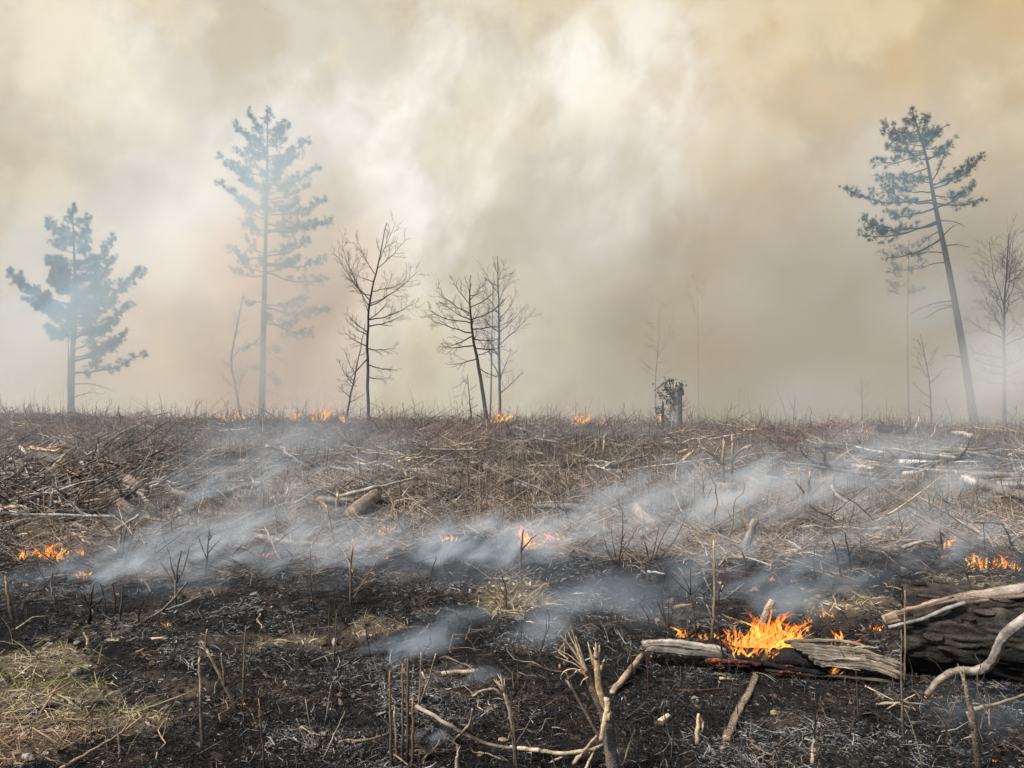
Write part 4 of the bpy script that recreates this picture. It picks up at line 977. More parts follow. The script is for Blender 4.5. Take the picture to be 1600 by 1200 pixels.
 ('bent_shoot', 'crooked tan shoot leaning away from the clump', 'stem', [[(652, 1104), (663, 1080), (669, 1064), (681, 1021)]], 1.9, (0.25, 0.17, 0.11), dict(tip=TANW)),
 ('torn_strip', 'white torn strip of bark hanging behind the clump', 'strip', [[(668, 1066), (664, 1058), (659, 1050)]], 2.2, (0.60, 0.55, 0.46), dict()),
 ('bent_shoot', 'tan shoot bent across the top of the clump', 'stem', [[(609, 1050), (620, 1056), (637, 1058), (650, 1052)]], 1.7, TANW, dict(stand=S)),
 ('wood_chip', 'pale straight stick lying behind the clump', 'stick', [[(691, 1052, .02), (744, 1049, .02)]], 3.0, PALE, dict(stand=G, cut=PALE)),
 ('fallen_branch', 'pale arched branch crossing the ground beyond the clump', 'branch', [[(651, 1104, .05), (688, 1125, .10), (723, 1145, .08), (752, 1160, .05), (802, 1170, .03)], [(723, 1145, .08), (735, 1128, .14), (738, 1108, .2)]], 2.9, (0.34, 0.28, 0.21), dict(stand=G, taper=.3)),
 ('fallen_branch', 'brown stick lying at the foot of the clump', 'stick', [[(530, 1160), (576, 1155, .02), (614, 1144, .03)]], 2.9, (0.20, 0.15, 0.10), dict(stand=G)),
 ('splintered_sapling', 'small stem with frayed pale top leaning between two shoots', 'stem', [[(806, 1196), (802, 1150), (797, 1112), (788, 1082)], [(794, 1100), (775, 1078), (757, 1078), (738, 1088)]], 4.2, (0.20, 0.16, 0.12), dict(tip=PALE, spl=7, spl_len=36, spread=.35, taper=.3, partname='torn_strip', lean=(-.25, 0, 0))),
 ('thin_shoot', 'thin dark curving stem left of the frayed small stem', 'stem', [[(739, 1166), (736, 1125), (712, 1088), (691, 1032)]], 1.6, (0.12, 0.09, 0.07), dict()),
 ('v_shoots', 'pale shoots crossing in a V left of the clump', 'stem', [[(499, 1190), (523, 1147), (539, 1112)], [(499, 1180), (477, 1157), (463, 1122)], [(492, 1180), (487, 1150), (477, 1092)]], 2.0, (0.32, 0.27, 0.21), dict()),
 ('thin_shoot', 'short black stem on the burnt rise, left of centre', 'stem', [[(580, 1021), (574, 1000), (571, 978)]], 1.5, BLK, dict()),
 ('thin_shoot', 'thin grey curved stem above the V shoots', 'stem', [[(507, 1128), (513, 1100), (517, 1071)]], 1.5, GREYW, dict()),
 ('thin_shoot', 'olive stem curving up from the burnt rise', 'stem', [[(520, 1034), (524, 1000), (526, 958)]], 1.7, OLIVE, dict()),
 ('thin_shoot', 'dark olive stem next to the curving one', 'stem', [[(515, 1020), (514, 980), (515, 944)]], 1.6, (0.10, 0.08, 0.05), dict()),
 ('splintered_stub', 'frayed pale stub at the very bottom edge', 'stub', [[(716, 1215), (714, 1195), (715, 1176)]], 4.0, TANW, dict(tip=PALE, spl=5, spl_len=14, spread=.4)),
 ('fallen_branch', 'pale curved branch lying before the large splintered sapling', 'branch', [[(798, 1168), (840, 1172, .02), (869, 1177, .03), (907, 1175, .04), (942, 1164, .06)], [(895, 1176, .03), (880, 1182, .02), (858, 1192)]], 3.6, (0.42, 0.34, 0.24), dict(stand=G, taper=.3)),
 ('broken_stick', 'pale stick propped on the large splintered sapling', 'stick', [[(896, 1194), (914, 1172, .05), (934, 1147, .14)]], 3.6, PALE, dict(stand=G)),
 ('broken_stick', 'short pale stick standing at the foot of the splintered sapling', 'stick', [[(913, 1205), (931, 1168, .06)]], 2.9, PALE, dict(stand=G)),
 ('thin_shoot', 'pale thin shoot slanting right of the large splintered sapling', 'stem', [[(970, 1198), (982, 1168), (992, 1140)]], 2.0, (0.34, 0.28, 0.21), dict()),
 ('thin_shoot', 'dark stem rising from the bottom edge, left of the curved branch', 'stem', [[(809, 1208), (805, 1160), (802, 1112)], [(805, 1165), (820, 1140), (836, 1115)], [(806, 1180), (800, 1150), (792, 1130)]], 3.2, (0.09, 0.07, 0.055), dict()),
 ('cut_stick', 'straight tan stick lying on char beyond the splintered sapling', 'log', [[(957, 1082), (976, 1059, .02), (1004, 1023, .02)]], 5.2, (0.38, 0.28, 0.19), dict(stand=G, cut=PALE)),
 ('knotty_log', 'knotty tan log pointing towards the main fire', 'log', [[(1135, 1154), (1149, 1121), (1166, 1090), (1181, 1058)]], 6.4, (0.34, 0.26, 0.18), dict(stand=G, cut=PALE, lump=.22)),
 ('wood_chip', 'tiny log end below the knotty tan log', 'log', [[(1129, 1172), (1133, 1164)]], 4.6, (0.26, 0.20, 0.14), dict(stand=G)),
 ('wood_block', 'small bright block of sawn wood on black ground', 'block', [[(1031, 1130), (1045, 1120)]], 5.2, (0.56, 0.45, 0.28), dict(stand=G, cut=(0.6, 0.5, 0.33), lump=.2)),
 ('wood_chip', 'upright split chip of pale wood on black ground', 'chip', [[(1090, 1162), (1090, 1140), (1092, 1115)], [(1094, 1120), (1098, 1130), (1096, 1145)]], 4.6, (0.50, 0.38, 0.24), dict()),
 ('wood_chip', 'thin bright chip lying left of the knotty log', 'chip', [[(1124, 1060), (1156, 1061)]], 2.2, PALE, dict(stand=G)),
 ('charred_stick', 'dark thin stick with a rusty patch lying on char', 'stick', [[(1052, 1078), (1090, 1079), (1134, 1075)]], 1.9, (0.10, 0.06, 0.04), dict(stand=G)),
 ('wood_chip', 'orange-tan chip lying in the smoky black hollow', 'chip', [[(1052, 951), (1081, 944)]], 3.8, ORW, dict(stand=G)),
 ('fallen_branch', 'pale flat stick at the far rim of the black hollow', 'stick', [[(1012, 893), (1040, 897)]], 2.6, WHITEW, dict(stand=G)),
 ('charred_stick', 'black stick lying level in front of the small rising wisp', 'stick', [[(796, 1063), (858, 1059)]], 2.0, BLK, dict(stand=G)),
 # ---- front right
 ('splintered_sapling', 'stem with a pale splintered top in front of the fallen trunk', 'stem', [[(1533, 1207), (1523, 1140), (1513, 1090), (1505, 1058)], [(1520, 1140), (1515, 1122), (1511, 1112)]], 6.0, (0.22, 0.175, 0.135), dict(tip=PALE, spl=6, spl_len=22, spread=.3, taper=.6)),
 ('fallen_branch', 'tan stick with a spur lying at the frame edge', 'stick', [[(1521, 1108, .05), (1560, 1098, .08), (1625, 1078, .1)], [(1546, 1101, .07), (1546, 1135, 0)]], 2.8, (0.34, 0.25, 0.16), dict(stand=G)),
 ('thin_shoot', 'slim pale stem standing at the cut end of the fallen trunk', 'stem', [[(1414, 1066, -.06), (1414, 1000, -.06), (1414, 922, -.06)]], 1.9, (0.26, 0.20, 0.13), dict()),
 ('thin_shoot', 'grey stem in front of the cut end of the fallen trunk', 'stem', [[(1412, 1165), (1409, 1080), (1408, 985)], [(1410, 1100), (1400, 1085), (1380, 1075)]], 2.4, (0.16, 0.13, 0.10), dict()),
 ('twig_bunch', 'spidery bunch of pale twigs before the fallen trunk', 'twigs', [[(1370, 1101), (1405, 1098, .04), (1447, 1101, .02)], [(1352, 1072, .06), (1380, 1086, .06), (1400, 1096, .04)], [(1390, 1075, .12), (1398, 1097, .05)], [(1405, 1099, .04), (1430, 1085, .08)], [(1400, 1099, .04), (1385, 1108, .01)]], 2.3, (0.40, 0.32, 0.22), dict(stand=G)),
 ('thin_shoot', 'thin crooked stem at the bottom edge before the twig bunch', 'stem', [[(1444, 1203), (1430, 1150), (1413, 1106)], [(1430, 1150), (1422, 1140)]], 1.6, (0.22, 0.18, 0.13), dict()),
 ('thin_shoot', 'thin grey switch leaning before the curved branch', 'stem', [[(1497, 1164), (1470, 1125), (1434, 1084)]], 1.5, (0.20, 0.175, 0.15), dict()),
 ('thin_shoot', 'thin black stem below the charred middle of the split log', 'stem', [[(1271, 1155), (1276, 1100), (1274, 1050)], [(1275, 1100), (1288, 1075), (1300, 1050)]], 1.5, BLK, dict()),
 ('thin_shoot', 'thin dark stem below the pale end of the split log', 'stem', [[(1344, 1152), (1340, 1100), (1337, 1044)]], 1.4, DKW, dict()),
 ('wood_chip', 'pale peg standing at the foot of a thin black stem', 'stub', [[(1269, 1194), (1270, 1175), (1272, 1155)]], 3.4, PALE, dict()),
 ('broken_stick', 'brown stick lying front right of the knotty log', 'stick', [[(1215, 1164), (1235, 1150), (1254, 1132)]], 2.0, (0.17, 0.12, 0.085), dict(stand=G)),
 ('leaning_billet', 'pale billet standing in the flames of the main fire', 'log', [[(1185, 985, .1), (1196, 962, .1), (1207, 940, .1)]], 6.5, (0.42, 0.35, 0.27), dict(cut=PALE, char=.4)),
 ('forked_twig', 'small pale forked twig just behind the main fire', 'twig', [[(1293, 962), (1288, 953), (1283, 943)], [(1293, 961), (1300, 950), (1306, 940)]], 2.0, PALE, dict()),
]
def build_items():
    for it in ITEMS:
        name, label, cat, lines, r, col, kw = it
        if kw.get('stand', True) and lines[0][0][1] > 860 and 'char' not in kw: kw['char'] = .35
        piece(name, label, cat, lines, r, col, **kw)
build_items()

# ================================================================== STUMPS, SNAG, SPLINTERED SAPLING
def stump(name, label, px, py, w_px, h_px, col, cut, seed, sprouts=()):
    b = GND(px, py); Y = b[1]; k = Y / F; rr = random.Random(seed)
    root = empty(name, b, label, 'stump')
    r = w_px * 0.5 * k; h = h_px * k; mb = MB(); ns = 18
    lob = [1 + 0.16 * math.sin(3 * a + seed) + 0.08 * rr.uniform(-1, 1) for a in [2 * math.pi * i / ns for i in range(ns)]]
    prof = [(-.15, 1.35), (0.0, 1.28), (0.12, 1.10), (0.35, 1.0), (0.7, 0.97), (1.0, 0.95)]
    for z, f in prof:
        for i in range(ns):
            a = 2 * math.pi * i / ns; q = r * f * (1 + (lob[i] - 1) * (1.6 - z)) * (1 + 0.04 * rr.uniform(-1, 1))
            mb.v.append((math.cos(a) * q, math.sin(a) * q, z * h + (0.06 * h * math.sin(a * 2 + seed) if z == 1 else 0)))
            v = 0.75 + 0.5 * rr.random(); mb.c.append(tuple(c * v for c in col))
    for j in range(len(prof) - 1):
        for i in range(ns):
            i2 = (i + 1) % ns; mb.f.append((j * ns + i, j * ns + i2, (j + 1) * ns + i2, (j + 1) * ns + i))
    mb.f.append(tuple((len(prof) - 1) * ns + i for i in range(ns)))
    mb.build('bark', M_BARK, root)
    t = MB()
    for zz, f in ((1.003, 0.86), (1.02, 0.84)):
        for i in range(ns):
            a = 2 * math.pi * i / ns; q = r * 0.95 * f * lob[i]
            t.v.append((math.cos(a) * q, math.sin(a) * q, zz * h + 0.06 * h * math.sin(a * 2 + seed))); t.c.append(cut)
    for i in range(ns):
        i2 = (i + 1) % ns; t.f.append((i, i2, ns + i2, ns + i))
    t.f.append(tuple(ns + i for i in range(ns)))
    t.build('cut_face', M_WOOD, root)
    for lines in sprouts:
        P = [PX(a, c, Y) for a, c in lines]
        pth = smooth_path(P, 5); n = len(pth)
        MB().tube(pth, [3.2 * k * (1 - 0.5 * i / (n - 1)) for i in range(n)], [lerp3((0.14, 0.115, 0.09), PALE, (i / (n - 1)) ** 4) for i in range(n)], 6, True, .1, seed=sd_()).build('sprout', M_WOOD, root, b)
        splinters(pth[-1], pth[-1] - pth[-3], 3, 10 * k, 2.4 * k, PALE, root, b, 0.5)
    return root
stump('tree_stump', 'grey stump with two broken sprouts standing out of it', 1134, 777, 34, 22, (0.24, 0.215, 0.185), TANW, 1, [[(1130, 758), (1129, 725), (1131, 694)], [(1141, 758), (1143, 725), (1145, 690)], [(1131, 728), (1115, 712), (1098, 700)], [(1142, 722), (1152, 708), (1166, 698)]])
stump('tree_stump', 'dark weathered stump on the mid slope beside a thin stem', 743, 744, 20, 22, (0.085, 0.072, 0.062), GREYW, 2)
stump('tree_stump', 'low blackened stump in the tangle on the far centre slope', 961, 737, 20, 12, (0.04, 0.036, 0.033), DKW, 3)
stump('tree_stump', 'small grey stump left of centre on the far slope', 492, 693, 14, 9, (0.10, 0.09, 0.08), GREYW, 4)
stump('tree_stump', 'low dark stump in smoke left of the mottled log', 478, 738, 24, 12, (0.06, 0.052, 0.046), MIDB, 5)

def snag():
    b = GND(1056, 671); Y = b[1]; k = Y / F
    root = empty('snag', b, 'broken grey trunk post topped with dark green leaves on the crest', 'snag')
    rr = random.Random(4); mb = MB(); ns = 20; top = 68 * k
    for j, (z, f) in enumerate([(-.05, 1.25), (.06, 1.08), (.25, 1.0), (.5, .95), (.75, .95), (1, .95)]):
        for i in range(ns):
            a = 2 * math.pi * i / ns; q = 9.5 * k * f * (1 + 0.16 * math.sin(i * 2.1 + 0.4) + .05 * rr.uniform(-1, 1))
            zz = z * top * (1 + (0.12 * math.sin(a + 1) + 0.10 * rr.uniform(-1, 1) if j == 5 else 0))
            mb.v.append((math.cos(a) * q, math.sin(a) * q, zz)); v = .65 + .6 * ((i * 7) % 5) / 5; mb.c.append((.34 * v, .315 * v, .28 * v))
        if j:
            for i in range(ns):
                i2 = (i + 1) % ns; mb.f.append(((j - 1) * ns + i, (j - 1) * ns + i2, j * ns + i2, j * ns + i))
    mb.f.append(tuple(5 * ns + i for i in range(ns)))
    mb.build('post', M_BARK, root)
    for dxp in (-6, -2, 3, 6): splinters(b + np.array((dxp * k, 0, top * .9)), (0, 0, 1), 2, 17 * k, 5.5 * k, GREYW, root, b, .18)
    rn = np.random.default_rng(5)
    for pts, nl in (([(1052, 625), (1046, 612), (1040, 600), (1050, 594)], 150), ([(1050, 632), (1038, 622), (1026, 606)], 90), ([(1046, 660), (1034, 645), (1026, 636)], 80), ([(1058, 612), (1064, 604), (1068, 600)], 40)):
        pth = smooth_path([PX(a, c, Y - .25) for a, c in pts], 5)
        st = MB().tube(pth, [0.022 - .012 * i / (len(pth) - 1) for i in range(len(pth))], BARKD, 5).build('vine', M_BARK, root, b)
        c = np.array([path_at(pth, t) for t in rn.uniform(.15, 1, nl)]) + rn.normal(0, 4.2 * k, (nl, 3)) * np.array((1, .8, .8))
        u = rn.normal(size=(nl, 3)); u /= np.linalg.norm(u, axis=1, keepdims=True); w = np.cross(u, rn.normal(size=(nl, 3))); w /= np.linalg.norm(w, axis=1, keepdims=True)
        s1 = rn.uniform(.03, .06, (nl, 1))
        V = np.stack([c - u * s1, c - w * s1 * .6, c + u * s1, c + w * s1 * .6], 1) - b
        C = np.repeat((np.array([[.018, .028, .013]]) * rn.uniform(.5, 1.6, (nl, 1)))[:, None], 4, 1)
        o = bpy.data.objects.new('foliage', mesh_np('foliage', V.reshape(-1, 3), np.arange(nl * 4).reshape(-1, 4), C, M_NEEDLE)); COL.objects.link(o); o.parent = st
    for tip in ((1078, 628), (1074, 622), (1072, 640)):
        pth = smooth_path([PX(1060, 636, Y), PX((1060 + tip[0]) / 2, (636 + tip[1]) / 2 + 3, Y), PX(*tip, Y + .1)], 3)
        m = MB().tube(pth, [.02, .016, .014, .012, .009, .007, .005][:len(pth)], BARKD, 4); grow(m, pth, .012, .005, rr, 1, .8, BARKD, .1, .005); m.build('dead_branch', M_BARK, root, b)
snag()
piece('burnt_stub', 'blackened thin post beside the leaf-topped trunk', 'stub', [[(1036, 671), (1036, 650), (1036, 628)]], 2.6, BLK, lump=.15)
bare_tree('burning_shrub', 'small scorched shrub with a glowing flame, next to the blackened post', [(1029, 671), (1028, 655), (1030, 636)], 26.6, 1.2, [(660, 1018, 644), (655, 1040, 640), (650, 1022, 634)], 4, (642, 664), (9, 10), 77, 0.9, 1, cat='shrub')

def big_sapling():
    b = GND(958, 1212); Y = b[1]; k = Y / F
    root = empty('splintered_sapling', b, 'large torn sapling with two splintered prongs, bottom centre', 'sapling')
    W = lambda p: PX(p[0], p[1], Y + (p[2] if len(p) > 2 else 0))
    def tb(name, pts, r0, r1, c0, c1, flat=1.0, sides=8, mat=M_WOOD, lump=.14):
        pth = smooth_path([W(p) for p in pts], 5); n = len(pth); rr = random.Random(sd_())
        pth = [p + np.array((rr.uniform(-1, 1), rr.uniform(-1, 1), 0)) * .0018 for p in pth]
        cols = [shade(lerp3(c0, c1, i / (n - 1)), rr, .2) for i in range(n)]
        MB().tube(pth, [k * (r0 + (r1 - r0) * i / (n - 1)) for i in range(n)], cols, sides, True, lump, flat, seed=sd_()).build(name, mat, root, b)
        return pth
    BK = (0.18, 0.15, 0.125)
    tb('stem', [(960, 1215), (955, 1180), (950, 1140), (944, 1112)], 10.5, 8.5, BK, BK, sides=12, mat=M_BARK)
    p1 = tb('prong', [(946, 1122), (936, 1100), (925, 1076), (914, 1046)], 8.5, 5.0, BK, (0.26, 0.19, 0.13), sides=10, mat=M_BARK)
    p2 = tb('prong', [(944, 1112, -.01), (938, 1085, -.01), (934, 1062, -.01), (932, 1020, -.01)], 6.5, 4.0, (0.46, 0.30, 0.16), (0.52, 0.36, 0.21), .7)
    tb('torn_strip', [(948, 1090, -.035), (949, 1108, -.04), (944, 1130, -.04), (938, 1158, -.045)], 4.6, 3.0, (0.64, 0.52, 0.36), (0.60, 0.46, 0.29), .45)
    tb('torn_strip', [(951, 1112, -.04), (951, 1120, -.045), (950, 1126, -.04)], 3.2, 2.0, (0.50, 0.34, 0.18), (0.45, 0.3, 0.16), .6)
    sp = [[(917, 1052), (905, 1022), (892, 981)], [(915, 1048), (898, 1020), (874, 990)], [(914, 1046), (892, 1026), (864, 1011)], [(916, 1050), (895, 1036), (868, 1026)], [(918, 1055), (908, 1020), (899, 994)], [(917, 1056), (898, 1045), (880, 1050), (876, 1062)], [(920, 1060), (906, 1046), (890, 1058), (884, 1050)],
          [(912, 1046), (902, 1018), (888, 988)], [(919, 1058), (912, 1062), (906, 1072)]]
    for i, p in enumerate(sp):
        tb('splinter', [(q[0], q[1], -.02 + .012 * (i % 4)) for q in p], 4.0 if i < 2 else 2.3, .45, (0.44, 0.31, 0.19), (0.62, 0.50, 0.34), .5, 6)
    for i, p in enumerate([[(932, 1030), (931, 1003)], [(934, 1040), (937, 1008)], [(930, 1045), (918, 1003)], [(933, 1030), (928, 1012)], [(936, 1050), (944, 1030)]]):
        tb('splinter', [(q[0], q[1], -.015 + .008 * i) for q in p], 3.4, .5, (0.50, 0.34, 0.19), (0.62, 0.49, 0.32), .5, 6)
    pth = tb('side_branch', [(947, 1165), (933, 1146), (903, 1091), (890, 1070)], 2.6, 1.8, BK, (0.30, 0.24, 0.17))
    splinters(pth[-1], pth[-1] - pth[-4], 5, 16 * k, 2 * k, PALE, root, b, .6)
big_sapling()

# ================================================================== BIG FALLEN TRUNK, PEELED LOG, CURVED BRANCH, SPLIT BURNING LOG
TR_O = np.array((2.26, 4.47, 0.205)); TR_A = np.array((0.885, -0.465, 0.0)); TR_A /= np.linalg.norm(TR_A); TR_L = 2.6; TR_R = 0.262
TR_U = np.array((0, 0, 1.0)); TR_V = np.cross(TR_A, TR_U)        # V points towards the camera side or away
def fallen_trunk():
    base = TR_O.copy(); base[2] = g1(base[0], base[1])
    root = empty('fallen_trunk_log', base, 'huge dark furrowed trunk lying across the edge, charred black underneath', 'log')
    na, nl = 150, 240
    th = np.linspace(0, 2 * math.pi, na, endpoint=False); s = np.linspace(0, TR_L, nl)
    T, Sx = np.meshgrid(th, s, indexing='xy')
    def ridged(fa, fs, seed, o=3):
        # periodic in the angle: blend of two shifted copies
        w = T / (2 * math.pi)
        wob = 0.5 * fbm(Sx * 3, T * 1.2, seed + 50, 2)
        n1 = fbm(T * fa + wob, Sx * fs, seed, o); n2 = fbm((T - 2 * math.pi) * fa + wob, Sx * fs, seed, o)
        n = n1 * (1 - w) + n2 * w
        return n
    a = 1 - np.abs(ridged(7.5, 6.5, 5) - 0.5) * 2
    b_ = ridged(16, 11, 9); c = ridged(42, 26, 13, 2)
    plate = sstep(0.62, 0.95, a)
    rad = TR_R * (1 + 0.05 * (fbm(Sx * 1.2, T * 0 + 3.3, 7) - .5) * 2 + 0.02 * np.sin(2 * T + Sx)) - 0.022 * plate + 0.020 * (b_ - .5) + 0.012 * (c - .5)
    P = TR_O + TR_A * Sx[..., None] + rad[..., None] * (np.cos(T)[..., None] * TR_U + np.sin(T)[..., None] * TR_V) - base
    cosd = np.cos(T)
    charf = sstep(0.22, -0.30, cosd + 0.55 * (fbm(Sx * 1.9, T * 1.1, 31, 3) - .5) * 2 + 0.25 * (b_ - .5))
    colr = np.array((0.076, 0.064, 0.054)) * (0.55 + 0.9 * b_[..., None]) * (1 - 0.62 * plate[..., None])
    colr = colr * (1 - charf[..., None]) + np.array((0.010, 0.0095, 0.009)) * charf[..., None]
    i = np.arange(nl - 1)[:, None]; j = np.arange(na)[None]; j2 = (j + 1) % na
    q = np.stack([i * na + j, i * na + j2, (i + 1) * na + j2, (i + 1) * na + j], -1).reshape(-1, 4)
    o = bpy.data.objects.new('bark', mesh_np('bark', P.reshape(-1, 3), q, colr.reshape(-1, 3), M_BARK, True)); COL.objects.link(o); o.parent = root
    for e, sgn in ((0.0, -1), (TR_L, 1)):
        t = MB(); n = 40; cen = TR_O + TR_A * (e + sgn * 0.004) - base
        for rr_ in (0.0, .3, .6, .9, .985):
            for k in range(n):
                an = 2 * math.pi * k / n
                t.v.append(tuple(cen + TR_A * sgn * 0.004 * math.sin(k * 2.3 + rr_ * 9) + TR_R * .97 * rr_ * (math.cos(an) * TR_U + math.sin(an) * TR_V)))
                v = .8 + .4 * ((k * 5 + int(rr_ * 10)) % 7) / 7; t.c.append((.15 * v, .115 * v, .085 * v))
        for ri in range(4):
            for k in range(n):
                k2 = (k + 1) % n; t.f.append((ri * n + k, ri * n + k2, (ri + 1) * n + k2, (ri + 1) * n + k))
        t.build('cut_face', M_WOOD, root)
    rr = random.Random(9)
    for _ in range(64):                                             # loose bark plates standing proud of the furrows
        s0 = rr.uniform(0.02, TR_L - .3); a0 = rr.uniform(-0.5, 2.0); ls = rr.uniform(.04, .11); la = rr.uniform(.03, .075)
        if TR_V[1] > 0: a0 = -a0
        mb = MB(); gx, gy = 5, 4; off = TR_R + rr.uniform(-.010, .000); lift = rr.uniform(0, .008)
        ch = max(0, min(1, (0.25 - math.cos(a0) + rr.uniform(-.2, .2)) * 1.6)); v = rr.uniform(.5, 1.35)
        col = lerp3((.064 * v, .054 * v, .046 * v), (.012, .011, .011), ch)
        for lay in (0, 1):
            for ix in range(gx):
                for iy in range(gy):
                    u = ix / (gx - 1); w = iy / (gy - 1)
                    shrink = 1 - .7 * abs(2 * u - 1) ** 2 * rr.uniform(.4, 1.1)
                    aa = a0 + (w - .5) * la * shrink * 2; ss = s0 + u * ls + rr.uniform(-.010, .010)
                    rq = off + (0 if lay == 0 else .007) + lift * abs(2 * u - 1) - .012 * (lay == 0)
                    mb.v.append(tuple(TR_O + TR_A * ss + rq * (math.cos(aa) * TR_U + math.sin(aa) * TR_V) - base)); mb.c.append(col)
        n0 = gx * gy
        for ix in range(gx - 1):
            for iy in range(gy - 1):
                a_ = ix * gy + iy; f = (a_, a_ + gy, a_ + gy + 1, a_ + 1)
                mb.f.append(tuple(n0 + q for q in f)); mb.f.append(f[::-1])
        ed = [ix * gy for ix in range(gx)] + [(gx - 1) * gy + iy for iy in range(1, gy)] + [ix * gy + gy - 1 for ix in range(gx - 2, -1, -1)] + [iy for iy in range(gy - 2, 0, -1)]
        for a_, b2 in zip(ed, ed[1:] + ed[:1]): mb.f.append((a_, b2, n0 + b2, n0 + a_))
        mb.build('bark_plate', M_BARK, root, smooth=False)
fallen_trunk()

def free_log(name, label, cat, pts, r0, r1, col, col2, parts=(), sides=20, mat=M_WOOD, lump=.16, cut=PALE):
    """pts: (px, py, depth)"""
    P = [PX(a, c, y) for a, c, y in pts]; b = P[0].copy()
    root = empty(name, b, label, cat)
    def tb(nm, PP, ra, rb, ca, cb, flat=1.0, sd=sides, m=mat, lm=lump):
        pth = smooth_path(PP, 6); n = len(pth); rr = random.Random(sd_())
        Y = PP[0][1]; k = Y / F
        pth = [p + np.array([rr.uniform(-1, 1) for _ in range(3)]) * ra * k * .10 for p in pth]
        cols = [shade(lerp3(ca, cb, i / (n - 1)), rr, .2) for i in range(n)]
        MB().tube(pth, [k * (ra + (rb - ra) * i / (n - 1)) * rr.uniform(.92, 1.08) for i in range(n)], cols, sd, True, lm, flat, seed=sd_()).build(nm, m, root, b)
        return pth
    pth = tb('shaft', P, r0, r1, col, col2)
    for nm, pp, ra, rb, ca, cb, fl in parts:
        tb(nm, [PX(a, c, y) for a, c, y in pp], ra, rb, ca, cb, fl, 8)
    k = P[0][1] / F
    d = pth[0] - pth[1]; d /= np.linalg.norm(d)
    MB().tube([pth[0] + d * .001, pth[0] + d * .006], [r0 * k * .88, r0 * k * .85], cut, 10).build('cut_face', M_WOOD, root, b)
    return root
free_log('peeled_log', 'barkless weathered log lying over the top of the huge dark trunk', 'log', [(1383, 968, 4.30), (1440, 953, 4.26), (1504, 936, 4.22), (1560, 929, 4.18), (1660, 914, 4.08)], 8.5, 11, (0.28, 0.205, 0.145), (0.33, 0.285, 0.235),
         [('split_strip', [(1388, 980, 4.24), (1440, 967, 4.20), (1475, 952, 4.17), (1508, 941, 4.16)], 3.6, 4.6, (0.31, 0.29, 0.265), (0.35, 0.325, 0.29), .7), ('bark_strip', [(1400, 958, 4.25), (1440, 948, 4.22), (1490, 932, 4.18)], 2.6, 3.0, (0.20, 0.135, 0.10), (0.22, 0.15, 0.11), .6), ('bark_strip', [(1510, 930, 4.12), (1555, 934, 4.10), (1610, 930, 4.05)], 2.6, 3.4, (0.30, 0.20, 0.15), (0.26, 0.18, 0.13), .6)])
free_log('curved_branch', 'smooth grey S-curved branch resting against the huge dark trunk', 'branch', [(1448, 1087, 3.98), (1467, 1064, 3.97), (1493, 1050, 3.96), (1531, 1047, 3.93), (1551, 1030, 3.88), (1568, 995, 3.84), (1604, 966, 3.78), (1650, 940, 3.70)], 4.6, 8.0, (0.20, 0.16, 0.125), (0.31, 0.285, 0.255), cut=BLK)

